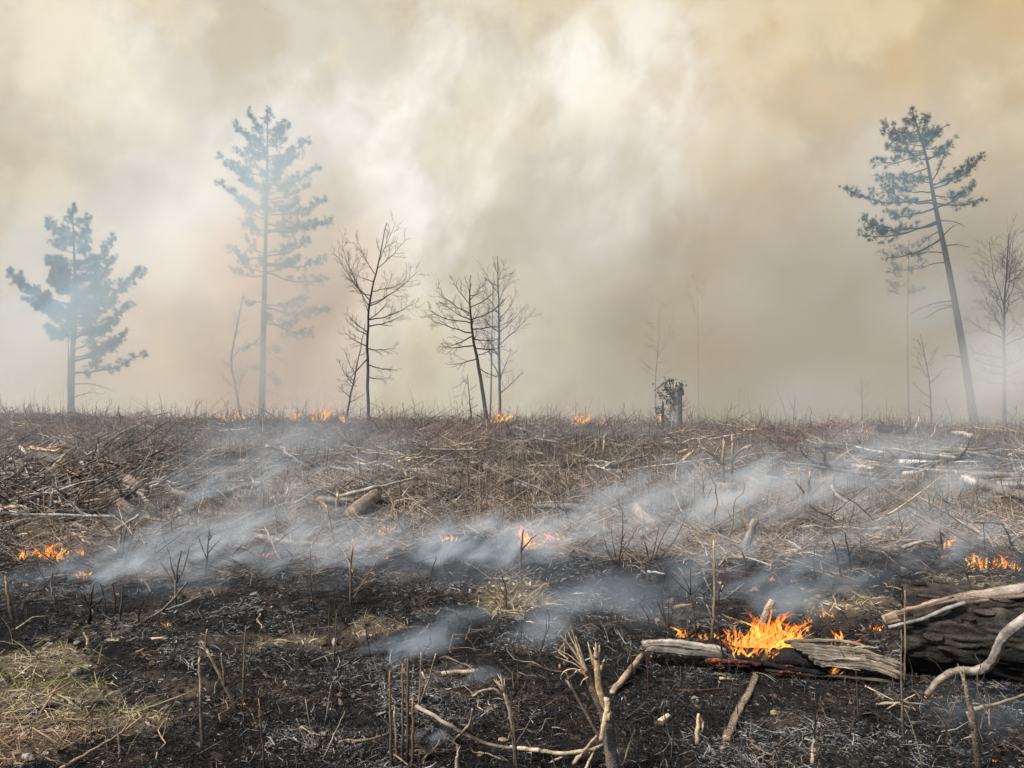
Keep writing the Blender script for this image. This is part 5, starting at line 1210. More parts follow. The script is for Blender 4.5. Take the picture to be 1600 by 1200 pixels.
def split_log():
    b = GND(1210, 1052); root = empty('burning_log', b, 'split weathered log burning in its charred middle, largest fire', 'log')
    Yf = lambda x: 4.62 + (4.28 - 4.62) * (x - 1003) / 409.0
    def slab(name, pts, r0, r1, c0, c1, flat=.5, dy=0.0, sides=18, lump=.30, mat=M_WOOD):
        P = [PX(x, y, Yf(x) + dy) for x, y in pts]; pth = smooth_path(P, 6); n = len(pth); rr = random.Random(sd_()); k = 4.45 / F
        pth = [p + np.array((0, rr.uniform(-1, 1), rr.uniform(-1, 1))) * .0035 for p in pth]
        cols = [shade(lerp3(c0, c1, i / (n - 1)), rr, .22) for i in range(n)]
        rad = [k * (r0 + (r1 - r0) * i / (n - 1)) * rr.uniform(.9, 1.1) * (.55 if i in (0, n - 1) else 1) for i in range(n)]
        return MB().tube(pth, rad, cols, sides, True, lump, flat, seed=sd_()).build(name, mat, root, b)
    GW = (0.27, 0.235, 0.195); CH_ = (0.014, 0.013, 0.013)
    slab('split_slab', [(1003, 1006), (1040, 1004), (1085, 1009), (1135, 1018)], 9, 11, (0.30, 0.265, 0.225), GW, .6)
    slab('split_slab', [(1010, 1014), (1060, 1018), (1120, 1024), (1190, 1036)], 6, 7, (0.22, 0.19, 0.16), CH_, .6, -.05)
    slab('charred_core', [(1110, 1020), (1150, 1024), (1200, 1028), (1255, 1030), (1300, 1034)], 15, 17, CH_, (0.03, 0.027, 0.025), .85, .03, 12, .25, M_BARK)
    slab('charred_core', [(1150, 1026), (1190, 1036), (1240, 1046), (1290, 1052)], 5, 6, CH_, CH_, .8, -.10, 9, .25, M_BARK)
    for i, (y0, y1, y2, r) in enumerate(((1007, 1014, 1038, 8), (1013, 1022, 1044, 8), (1019, 1028, 1050, 8), (1026, 1034, 1055, 8), (1034, 1040, 1060, 7))):
        v = (1.0, .85, 1.1, .8, .95)[i]
        slab('split_slab', [(1236 + 9 * i, y0), (1290, (y0 + y1) / 2 + 1), (1345 + 4 * i, y1 + 3), (1412 - 5 * (i % 3), y2)], r, r * .62, tuple(q * v * .4 for q in GW), tuple(q * v for q in (0.33, 0.27, 0.205)), .55, -.028 * i, 18, .34)
    slab('split_slab', [(1225, 1003), (1270, 1001), (1320, 1003), (1365, 1014)], 5, 3, (0.10, 0.085, 0.07), (0.34, 0.28, 0.22), .6, .06)
    for i, (x0, y0, x1, y1) in enumerate(((1330, 1012, 1372, 1011), (1350, 1024, 1402, 1030), (1340, 1040, 1408, 1056), (1300, 1030, 1350, 1030), (1290, 1040, 1345, 1047))):
        slab('splinter', [(x0, y0), ((x0 + x1) / 2, (y0 + y1) / 2 - 1), (x1, y1)], 2.4, .8, (0.30, 0.25, 0.19), (0.46, 0.38, 0.28), .6, -.05 - .02 * i, 6)
    slab('bark_strip', [(1195, 1046), (1260, 1054), (1330, 1058), (1408, 1068)], 4, 3.4, (0.03, 0.026, 0.024), (0.14, 0.105, 0.08), .6, -.10, 8)
    for pts, r in (([(1102, 1032), (1130, 1033), (1160, 1034), (1190, 1038)], 5.5), ([(1112, 1039), (1145, 1039), (1172, 1041)], 3.5), ([(1214, 1050), (1235, 1050), (1252, 1052)], 2.6), ([(1225, 1040), (1240, 1041)], 2.0)):
        slab('ember', pts, r, r * .7, BLK, BLK, .7, -.115, 8, .3, M_EMBER)
split_log()

# ================================================================== STONES
def stones():
    base = None
    L = [(101, 1139, 11, (0.40, 0.33, 0.27), 'rounded tan stone by the dark brown stick'), (216, 1082, 11, (0.33, 0.30, 0.25), 'grey-green stone on burnt ground, front left'), (44, 1186, 22, (0.40, 0.39, 0.37), 'flat grey stone in the reddish grass corner'),
         (120, 1006, 14, (0.33, 0.34, 0.33), 'smooth grey stone at the upper edge of the yellow grass'), (344, 1150, 13, (0.30, 0.25, 0.20), 'tan stone near the foot of the peeled stem'), (3, 1064, 13, (0.42, 0.40, 0.37), 'pale stone cut by the picture edge in the grass'),
         (73, 1178, 16, (0.44, 0.36, 0.30), 'pale angular stone in the corner beside the flat grey one'), (474, 1138, 12, (0.30, 0.26, 0.21), 'tan stone between the V shoots'), (505, 1148, 13, (0.34, 0.30, 0.23), 'larger tan stone right of the V shoots'),
         (424, 1166, 12, (0.22, 0.20, 0.175), 'dark grey stone near the dark leaning shoot'), (786, 1158, 15, (0.42, 0.27, 0.14), 'orange-brown lump of rotten wood near the frayed small sapling'), (750, 1180, 15, (0.36, 0.25, 0.14), 'ochre lump of rotten wood at the bottom edge'),
         (983, 1102, 6, (0.34, 0.29, 0.20), 'small tan pebble by the straight tan stick'), (1212, 1116, 18, (0.40, 0.29, 0.17), 'ochre clod on char below the knotty log'), (199, 1125, 6, (0.40, 0.34, 0.28), 'little pale stone beside the straight stick')]
    for i, (px, py, w, col, lab) in enumerate(L):
        p = GND(px, py); k = p[1] / F; rr = random.Random(i + 40); mb = MB(); nu, nv = 10, 6; r = w * .5 * k
        off = [rr.uniform(0, 6) for _ in range(4)]
        for iv in range(nv + 1):
            for iu in range(nu):
                a = 2 * math.pi * iu / nu; e = math.pi * (iv / nv - .5)
                q = 1 + .16 * math.sin(2 * a + off[0]) + .12 * math.sin(3 * a + 2 * e + off[1]) + .08 * rr.uniform(-1, 1)
                mb.v.append((r * q * math.cos(a) * math.cos(e), r * .8 * q * math.sin(a) * math.cos(e), r * .5 * math.sin(e) * (1 + .2 * math.sin(a + off[2])))); v = rr.uniform(.8, 1.2); mb.c.append(tuple(c * v for c in col))
        for iv in range(nv):
            for iu in range(nu):
                i2 = (iu + 1) % nu; mb.f.append((iv * nu + iu, iv * nu + i2, (iv + 1) * nu + i2, (iv + 1) * nu + iu))
        nm = 'rotten_wood' if 'wood' in lab else ('earth_clod' if 'clod' in lab else 'stone')
        o = mb.build(nm, M_BARK); o.location = p + np.array((0, 0, r * .18)); o.rotation_euler = (rr.uniform(-.2, .2), rr.uniform(-.2, .2), rr.uniform(0, 6))
        tag(o, lab, nm.split('_')[-1] if nm != 'rotten_wood' else 'wood', 'loose stones and clods')
stones()

# ================================================================== SCATTERED INDIVIDUALS (copies share mesh data)
def stick_proto(seed, forks, lying=True, col=GREYW, r=0.012, L=1.0, bend=.05):
    rr = random.Random(seed); mb = MB()
    d = np.array((1, 0, 0.04)) if lying else np.array((rr.uniform(-.15, .15), rr.uniform(-.15, .15), 1))
    pth = wander(np.zeros(3), d * L, 8, bend, seed); n = len(pth)
    cols = [shade(col, rr, .2) for _ in range(n)]
    mb.tube(pth, [r * (1 - .6 * i / (n - 1)) * rr.uniform(.85, 1.15) for i in range(n)], cols, 6, True, .12, seed=seed)
    for _ in range(forks):
        t = rr.uniform(.25, .85); p = path_at(pth, t); v = rot_about(None, d, R(rr.uniform(25, 60)), rr.uniform(0, 6.28))
        if lying: v[2] = abs(v[2]) * .6
        l = L * rr.uniform(.18, .42); pp = wander(p, p + v / np.linalg.norm(v) * l, 5, .06, rr.random())
        mb.tube(pp, [r * .55 * (1 - .7 * i / 4) for i in range(5)], cols[0], 4, False)
    return mb

def make_protos(name, n, mat=None, **kw):
    out = []
    for i in range(n):
        cols = kw['cols']; mb = stick_proto(kw.get('seed', 0) * 100 + i, kw['forks'][i % len(kw['forks'])], kw['lying'], cols[i % len(cols)], kw['r'], 1.0, kw.get('bend', .05))
        o = mb.build(name, mat or M_WOOD); out.append(o)
    return out

LM = [(150, 760, 'brush heap'), (185, 785, 'pinkish-barked log'), (258, 782, 'blackened cut log'), (568, 787, 'mottled log'), (743, 735, 'dark mid-slope stump'), (1134, 765, 'sprouting stump'), (1430, 730, 'birch heap'), (1570, 770, 'long grey log'),
      (1262, 770, 'broken grey twin stems'), (943, 705, 'splintered tan stub'), (825, 755, 'curved log pair'), (965, 850, 'fan-shaped shrub'), (815, 860, 'grey stake'), (601, 840, 'lone tall flame'), (455, 847, 'low pale log'), (195, 850, 'red shrub'),
      (75, 870, 'brush-heap fire'), (1055, 640, 'leaf-topped trunk'), (410, 650, 'tallest pine'), (112, 650, 'bushy pine'), (576, 660, 'dark bare tree'), (755, 660, 'curved-trunk bare tree'), (1520, 665, 'leaning pine'), (905, 665, 'leaning crest flame'),
      (1555, 840, 'square arch stem'), (1200, 1010, 'main fire'), (930, 1080, 'large torn sapling'), (630, 1110, 'clump of cut shoots'), (80, 1070, 'yellow grass'), (345, 1060, 'frayed snapped sapling'), (980, 1055, 'straight tan stick'), (1160, 1105, 'knotty log'),
      (1500, 1010, 'huge trunk'), (500, 1150, 'V shoots'), (142, 945, 'black forked stump'), (275, 900, 'grey leafless sapling'), (800, 930, 'tan unburnt patch'), (1082, 940, 'open-hand sapling'), (1400, 1095, 'pale twig bunch'), (1470, 845, 'charred stake'),
      (549, 900, 'tan-topped sapling'), (260, 945, 'forked fallen branch'), (1355, 670, 'burning twig heap'), (1170, 840, 'pale leaning billet'), (427, 850, 'slim leaning stick'), (1010, 807, 'pale split log'), (1075, 712, 'pale tilted wedge'), (325, 760, 'tan upright stub')]
_labels = set()
def place_label(px, py, looks, noun):
    """what it looks like and which landmark it lies beside"""
    near = sorted(LM, key=lambda q: math.hypot(q[0] - px, (q[1] - py) * 1.6))[:9]
    for x, y, nm in near:
        dx_, dy_ = px - x, (py - y) * 1.6; d = math.hypot(dx_, dy_)
        side = ('right of' if dx_ > 0 else 'left of') if abs(dx_) > abs(dy_) else ('in front of' if dy_ > 0 else 'behind')
        close = 'just ' if d < 60 else ('well ' if d > 170 else '')
        lab = f'{looks} {noun}, {close}{side} the {nm}'
        if lab not in _labels:
            _labels.add(lab); return lab
    x, y, nm = near[0]
    return f'{looks} {noun} somewhere about the {nm}'

def place(protos, n, py0, py1, cond, looks, noun, cat, grp, smin, smax, lying, seed, fat=(.6, 1.5), power=1.0, xr=(-60, 1660), dscale=0.0, az=None, sink=.02):
    """looks: one wording per prototype"""
    rr = random.Random(seed); used = 0; tries = 0
    fresh = set(range(len(protos)))
    while used < n and tries < n * 30:
        tries += 1
        px = rr.uniform(*xr); py = py0 + (py1 - py0) * rr.random() ** power
        p = GND(px, py)
        if not cond(p, px, py): continue
        i = rr.randrange(len(protos)); src = protos[i]
        if i in fresh: fresh.discard(i); o = src
        else:
            o = src.copy(); COL.objects.link(o)
        q_ = rr.random(); s = (smin + (smax - smin) * q_) * (1 + dscale * p[1]); f = s ** .35 * rr.uniform(*fat)
        if lying:
            rz = rr.uniform(0, 6.283) if az is None else rr.gauss(*az) + math.pi * (rr.random() < .5)
            q = (p[0] + math.cos(rz) * s, p[1] + math.sin(rz) * s)
            dz_ = g1(*q) - p[2]
            o.rotation_euler = (rr.uniform(-.4, .4), -math.atan2(dz_, s) - rr.uniform(0, .12), rz)
            o.scale = (s, f, f); o.location = p + np.array((0, 0, .012 * f + .003 * p[1] * (py < 860)))
        else:
            o.rotation_euler = (rr.uniform(-.25, .25), rr.uniform(-.25, .25), rr.uniform(0, 6.283)); o.scale = (f, f, s); o.location = p - np.array((0, 0, sink))
        size = 'short' if q_ < .33 else ('long' if q_ > .7 else 'middling')
        if not lying: size = 'low' if q_ < .33 else ('tall' if q_ > .7 else 'knee-high')
        tag(o, place_label(px, py, size + ' ' + looks[i % len(looks)], noun), cat, grp); used += 1
    for i in fresh: bpy.data.objects.remove(protos[i])

unb = lambda p, px, py: float(burn(p[0], p[1])) < .35
brn = lambda p, px, py: float(burn(p[0], p[1])) > .6
far_ok = lambda p, px, py: unb(p, px, py) and p[1] < 31
C1 = [GREYW, WHITEW, PALE, TANW, (0.2, 0.17, 0.14), (0.38, 0.345, 0.29)]; K1 = ['grey', 'whitish', 'pale', 'tan', 'brown', 'bleached']
def looks_of(kinds, forks, n, straight='straight'):
    return [kinds[i % len(kinds)] + ' ' + ((straight, 'forked', 'twiggy', 'twiggy', 'many-twigged')[min(forks[i % len(forks)], 4)]) for i in range(n)]
fk = [0, 1, 0, 2, 3]
place(make_protos('slash_stick', 9, cols=C1, forks=fk, lying=True, r=.014, seed=1, bend=.022), 150, 738, 852, unb, looks_of(K1, fk, 9), 'stick in the slash', 'stick', 'loose sticks behind the fire line', .25, 1.0, True, 5, (.5, 1.6))
fk = [1, 0, 3, 2, 4]
place(make_protos('slash_branch', 9, cols=C1, forks=fk, lying=True, r=.020, seed=2, bend=.022), 130, 668, 742, far_ok, looks_of(K1, fk, 9), 'branch on the upper slope', 'branch', 'loose branches on the upper slope', .5, 1.7, True, 6, (.6, 1.8), 1.2)
place(make_protos('heap_branch', 8, cols=[GREYW, (0.18, .155, .13), (0.46, .43, .39), TANW, DKW, WHITEW], forks=fk, lying=True, r=.022, seed=21, bend=.025), 60, 694, 822, unb, looks_of(['grey', 'brown', 'whitish', 'tan', 'dark', 'weathered'], fk, 8), 'branch in the heap', 'branch', 'branches of the brush heap', .5, 1.7, True, 61, (.7, 1.7), 1.0, (-50, 270))
place(make_protos('heap_branch', 8, cols=[GREYW, (0.20, .18, .16), (0.15, .135, .12), (0.52, .51, .49), DKW, (0.24, .215, .19), (0.17, .15, .13)], forks=[0, 0, 1, 0, 2], lying=True, r=.036, seed=22, bend=.014), 60, 700, 768, unb, looks_of(['grey', 'slate', 'brownish', 'birch-white', 'dark', 'weathered', 'brown'], [0, 0, 1, 0, 2], 8), 'pole in the heap', 'branch', 'poles of the log heap', .7, 2.2, True, 62, (.6, 1.4), 1.0, (1300, 1640), az=(0.0, .35))
place(make_protos('heap_log', 6, mat=M_BARK, cols=[PINKB, DKW, (0.045, .04, .036), (0.20, .165, .14), (0.06, .052, .045)], forks=[0], lying=True, r=.065, seed=23, bend=.012), 26, 706, 812, unb, ['pinkish-barked', 'dark', 'blackish', 'tan-barked', 'sooty', 'rosy-barked'], 'log in the heap', 'log', 'logs of the brush heap', .5, 1.2, True, 63, (.6, 1.2), 1.0, (-40, 290))
place(make_protos('slope_log', 6, mat=M_BARK, cols=[GREYW, DKW, MIDB, (0.30, .25, .2), (0.10, .085, .07)], forks=[0], lying=True, r=.05, seed=24, bend=.012), 34, 684, 812, unb, ['grey', 'dark', 'brown', 'tan', 'sooty', 'weathered'], 'log on the slope', 'log', 'logs lying about the slope', .4, 1.3, True, 64, (.5, 1.2), 1.0, (300, 1400))
fk = [0, 2, 4, 1, 3]
place(make_protos('crest_stalk', 8, cols=[DKW, MIDB, (0.10, 0.075, 0.06), (0.24, 0.19, 0.13)], forks=fk, lying=False, r=.013, seed=3), 120, 658, 680, lambda p, x, y: 24 < p[1] < 31.5, looks_of(['dark', 'brown', 'dusky', 'tan'], fk, 8), 'stalk on the crest', 'stalk', 'stalks along the crest', .30, 1.1, False, 7, (.7, 1.5))
fk = [0, 2, 3, 1]
place(make_protos('slope_stalk', 8, cols=[MIDB, (0.10, 0.075, 0.06), TANW, (0.24, 0.19, 0.13)], forks=fk, lying=False, r=.010, seed=4), 120, 690, 850, unb, looks_of(['brown', 'dark', 'pale tan', 'tan'], fk, 8), 'stalk in the slash', 'stalk', 'stalks standing on the mid slope', .20, .70, False, 8, (.6, 1.3))
fk = [0, 1, 3, 2]
place(make_protos('charred_twig', 8, cols=[BLK, DKW, (0.06, 0.045, 0.04), (0.12, 0.09, 0.07)], forks=fk, lying=False, r=.005, seed=5), 110, 860, 1190, brn, looks_of(['black', 'charred', 'sooty', 'scorched brown'], fk, 8), 'twig standing in char', 'twig', 'charred twigs in the burnt strip', .12, .38, False, 9, (.6, 1.3))
fk = [0, 0, 1, 2]
place(make_protos('scorched_stick', 8, cols=[DKW, MIDB, BLK, TANW, (0.20, 0.16, 0.12), PALE], forks=fk, lying=True, r=.008, seed=6), 120, 870, 1195, brn, looks_of(['dark', 'brown', 'black', 'tan', 'dull brown', 'pale'], fk, 8), 'stick lying on char', 'stick', 'half-burnt sticks on the black ground', .10, .42, True, 10, (.5, 1.3))
fk = [0, 1, 2]
place(make_protos('splintered_stub', 6, cols=[PALE, TANW, WHITEW, MIDB], forks=fk, lying=False, r=.035, seed=7, bend=.03), 34, 664, 690, lambda p, x, y: p[1] < 31, looks_of(['pale', 'tan', 'whitish', 'brown'], fk, 6), 'broken stub near the crest', 'stub', 'broken stubs near the crest', .22, .6, False, 11, (.6, 1.4), 1.0, (1290, 1620))

def tangle_proto(seed, n, spread, col_list, r):
    rr = random.Random(seed); mb = MB()
    for _ in range(n):
        a = rr.uniform(0, 6.283); p0 = np.array((rr.gauss(0, .3), rr.gauss(0, .25), rr.uniform(0, .06))) * spread
        v = np.array((math.cos(a), math.sin(a), rr.uniform(0, .55))); l = spread * rr.uniform(.5, 1.3)
        pp = wander(p0, p0 + v * l - np.array((0, 0, rr.uniform(0, .25) * l)), 5, .03, rr.random())
        c = col_list[rr.randrange(len(col_list))]; c = shade(c, rr, .3); q = r * rr.uniform(.4, 1.3)
        mb.tube(pp, [q * (1 - .75 * i / (len(pp) - 1)) for i in range(len(pp))], c, 4, False)
    return mb
tp = [tangle_proto(300 + i, 34, .55, [GREYW, TANW, MIDB, DKW, WHITEW, (0.2, .165, .13)], .0085).build('brush_tangle', M_WOOD) for i in range(6)]
place(tp, 130, 672, 840, far_ok, ['loose', 'dense', 'sprawling', 'flattened', 'arching', 'spiky'], 'tangle of dead branches', 'brush', 'brush tangles on the slope', .55, 1.15, False, 12, (.8, 1.2), 1.1, dscale=.028)
tp = [tangle_proto(360 + i, 46, .6, [GREYW, DKW, DKW, WHITEW, (0.12, .10, .085), MIDB], .011).build('brush_tangle', M_WOOD) for i in range(4)]
place(tp, 34, 692, 812, far_ok, ['dark', 'weathered', 'bristly', 'snarled'], 'tangle in the brush heap', 'brush', 'brush tangles of the heap', .9, 1.6, False, 121, (.9, 1.3), 1.0, (-50, 275), dscale=.02)
tp = [tangle_proto(330 + i, 60, .34, STRAW, .0042).build('grass_tussock', M_LITTER) for i in range(4)]
place(tp, 60, 700, 850, unb, ['straw-coloured', 'matted straw', 'bristling straw', 'sprawling straw'], 'grass tussock', 'grass', 'straw tussocks on the slope', .7, 1.3, False, 13, (.8, 1.2), 1.0, dscale=.03)

# ================================================================== FLAMES
def flame(label, px, py, w, h, n, seed, dy=0.0, group='flames of the ground fire', lean=0.25, slim=1.0):
    """a cluster of licking tongues: px, py = middle of its foot, w, h = size in the photograph"""
    b = GND(px, py) if py > 668 else PX(px, py, 29.8)
    b[1] += dy; k = b[1] / F; rr = random.Random(seed)
    if dy: b = PX(px, py, b[1])
    root = empty('flame', b, label, 'flame', group)
    n = int(n * 2.2) + 2
    for i in range(n):
        x0 = rr.uniform(-.5, .5) * w * k; y0 = rr.uniform(-.22, .22) * w * k
        env = 1 - (abs(x0) / (w * .5 * k + 1e-6)) ** 2 * .55
        H = h * k * env * rr.uniform(.15, 1.05) * (1.0 if py < 900 else .95); W = (H * rr.uniform(.025, .15) + .0010 * b[1] ** .5) * slim
        z0 = rr.uniform(0, .35) * h * k * (rr.random() < .45)
        m = 11; pth = []; rad = []; ph = rr.uniform(0, 6.28); amp = H * rr.uniform(.06, .34); lx = (lean + rr.gauss(0, .55)) * H
        wv = rr.uniform(4, 10)
        for j in range(m):
            t = j / (m - 1)
            pth.append(np.array((x0 + amp * math.sin(ph + wv * t) * t + lx * t ** 1.5, y0 + amp * .8 * math.cos(ph + 4.1 * t) * t, z0 + H * t - .01)))
            rad.append(max(W * (0.30 + 1.7 * t) * (1 - t) ** .9 * (1 + .25 * math.sin(ph + 9 * t)), .0006))
        hot = rr.uniform(.35, 1.1)
        ht = [max(0., hot * (1.2 - .9 * j / (m - 1))) for j in range(m)]
        MB().tube(pth, rad, [(q, q, .15 + .85 * math.sin(math.pi * min(1, .18 + .82 * j / (m - 1))) ** .8) for j, q in enumerate(ht)], 6, True, .0, .4, seed=sd_()).build('flame_tongue', M_FLAME, root)
    return root
FL = [
 ('broad flame licking along the ground below the brush heap', 80, 876, 52, 28, 18, .1), ('low flame at the far end of the fire below the brush heap', 40, 872, 46, 18, 9, .1), ('low flame nearest the red shrub', 122, 870, 34, 18, 9, .1),
 ('small flame among stubble below the red shrub', 132, 903, 26, 13, 7, 0), ('tiny flame by the grey leafless sapling', 271, 934, 16, 10, 5, 0), ('tiny flame on black ground by the forked fallen branch', 262, 977, 14, 9, 4, 0),
 ('tiny flame just past the black forked stump', 170, 977, 8, 6, 3, 0), ('tiny flame left of the black forked stump', 122, 977, 8, 7, 3, 0), ('low flame at the edge of white smoke, centre left', 406, 874, 34, 14, 9, .2),
 ('tall lone flame left of centre on the fire line', 601, 841, 24, 24, 10, .6), ('small flame left of the lone tall flame', 563, 840, 12, 12, 5, 0), ('tiny flame in smoke below the lone tall flame', 607, 874, 12, 8, 4, 0),
 ('low broken flame at the middle of the fire line', 704, 845, 36, 13, 9, .4), ('small flame between the middle one and the centre fire', 750, 826, 24, 16, 7, .4), ('tall flame wrapped round the grey stake', 824, 858, 22, 32, 9, .2), ('ragged flames right of the grey stake', 866, 850, 46, 20, 10, -.1),
 ('tiny flames at the foot of the ragged ones', 850, 856, 20, 8, 4, 0), ('small flame in the smoke right of the tan patch edge', 1058, 868, 14, 8, 4, 0), ('tiny flame among twigs right of the tall pale sapling', 1207, 908, 12, 10, 4, 0),
 ('low flame running along the litter under the square arch', 1545, 888, 84, 24, 26, .1), ('flame on smoking litter beside the charred stake', 1482, 858, 20, 18, 7, .2), ('low flame at the foot of the charred stake', 1475, 872, 18, 8, 5, 0), ('flame peeping over the peeled log', 1512, 931, 24, 12, 6, .1),
 ('small flames in the litter left of the peeled log', 1368, 984, 34, 12, 8, .1), ('low flames behind the pale end of the burning log', 1312, 1006, 34, 22, 9, .15), ('small flame at the pale forked twig', 1290, 964, 20, 12, 5, 0), ('tiny flame left of the pale forked twig', 1264, 972, 14, 10, 4, 0),
 ('flame at the tip of the S-curved branch', 1451, 1090, 12, 12, 5, .2), ('small flame below the pale end of the burning log', 1305, 1054, 14, 16, 5, .2), ('tiny flame among embers by the S-curved branch', 1470, 1091, 8, 8, 3, 0), ('tiny flame at the bottom edge far right', 1554, 1190, 8, 10, 3, 0),
 ('tiny flame by the olive shoot', 379, 1102, 10, 9, 4, 0), ('tiny flame on litter near the slim pale stick', 425, 868, 10, 10, 3, .2), ('small orange flame high on the litter right of the arch', 1578, 870, 14, 10, 4, .1),
 # along the crest
 ('low flame on the crest below the tallest pine', 362, 658, 44, 18, 10, .2), ('leaning tall flame on the crest right of the tallest pine', 500, 658, 26, 32, 11, .5), ('short flame on the crest between pine and leaning bare tree', 462, 658, 18, 17, 6, .1), ('low flame on the crest at the foot of the dark bare tree', 537, 660, 18, 14, 5, .1),
 ('flame at the foot of the curved-trunk bare tree', 781, 665, 38, 24, 12, .2), ('small flame by the broken drooping sapling', 738, 665, 18, 9, 5, .2), ('small flame on the crest left of the drooping sapling', 718, 662, 14, 10, 4, .1),
 ('large leaning flame on the crest at centre', 906, 668, 30, 28, 10, .6), ('low flame on the crest at the foot of the large leaning one', 885, 668, 26, 12, 6, .2), ('low flame on the crest left of the leaf-topped trunk', 940, 668, 26, 13, 7, .2), ('flame burning in the small scorched shrub', 1031, 657, 10, 14, 5, .1), ('pinkish flame in a twig heap on the crest', 1355, 680, 12, 13, 4, .1), ('tiny flame left of the burning twig heap', 1346, 682, 8, 8, 3, .1),
]
for i, (lab, px, py, w, h, n, lean) in enumerate(FL):
    flame(lab, px, py, w, h, n, 900 + i, lean=lean)
flame('roaring orange flames of the main fire on the split log', 1195, 1024, 112, 66, 64, 880, dy=0.05, lean=.15, slim=.8)
flame('front tongue of the main fire curling over the charred log', 1180, 1032, 76, 46, 26, 881, dy=-.12, lean=.3, slim=.85)
flame('flames spreading behind the main fire towards the forked twig', 1230, 1004, 60, 44, 18, 882, dy=.22, lean=.2)
flame('flame at the grey plank end of the burning log', 1066, 1000, 24, 24, 8, 883, dy=.05, lean=.3)
flame('flames between the grey plank end and the main fire', 1108, 1004, 40, 22, 11, 884, dy=.05, lean=.3)
flame('small pair of flames on the charred side of the burning log', 1247, 1032, 22, 20, 6, 885, dy=-.08, lean=.1)
flame('thin flame on the weathered slabs of the burning log', 1272, 1030, 12, 26, 4, 886, dy=-.06, lean=.05)

# ================================================================== SMOKE
def mat_smoke(name, color, density, nscale, lo, hi, shape='ball', aniso=0.2, detail=3, stretch=(1, 1, 1), seed=0.0, absorb=None, fades=(), swirl=0.0):
    m, t, out = new_mat(name)
    v = nd(t, 'ShaderNodeVolumePrincipled', _Anisotropy=aniso)
    v.inputs['Color'].default_value = (*color, 1)
    if absorb: v.inputs['Absorption Color'].default_value = (*absorb, 1)
    pos = t.nodes.new('ShaderNodeNewGeometry').outputs['Position']
    n = noise(t, mapping(t, mapping(t, pos, rot=(0, R(swirl), 0)), scale=stretch, loc=(seed, seed * .7, -seed)), nscale, detail, 0.58, 0.6)
    d = mrange(t, n, lo, hi)
    if shape == 'ball':
        tcx = t.nodes.new('ShaderNodeTexCoord')
        ln_ = nd(t, 'ShaderNodeVectorMath', operation='LENGTH'); ln(t, tcx.outputs['Object'], ln_.inputs[0])
        d = mth(t, 'MULTIPLY', d, mrange(t, ln_.outputs['Value'], 1.0, 0.15))
    sp = t.nodes.new('ShaderNodeSeparateXYZ'); ln(t, pos, sp.inputs[0])
    for ax, a, b in fades:
        d = mth(t, 'MULTIPLY', d, mrange(t, sp.outputs[ax], a, b))
    ln(t, mth(t, 'MULTIPLY', d, density), v.inputs['Density'])
    ln(t, v.outputs[0], out.inputs['Volume'])
    return m

def ball_mesh():
    me = bpy.data.meshes.new('smoke_wisp'); V = []; Fc = []; nu, nv = 16, 10
    for iv in range(nv + 1):
        e = math.pi * (iv / nv - .5)
        for iu in range(nu):
            a = 2 * math.pi * iu / nu; V.append((math.cos(a) * math.cos(e), math.sin(a) * math.cos(e), math.sin(e)))
    for iv in range(nv):
        for iu in range(nu):
            i2 = (iu + 1) % nu; Fc.append((iv * nu + iu, iv * nu + i2, (iv + 1) * nu + i2, (iv + 1) * nu + iu))
    me.from_pydata(V, [], Fc); return me

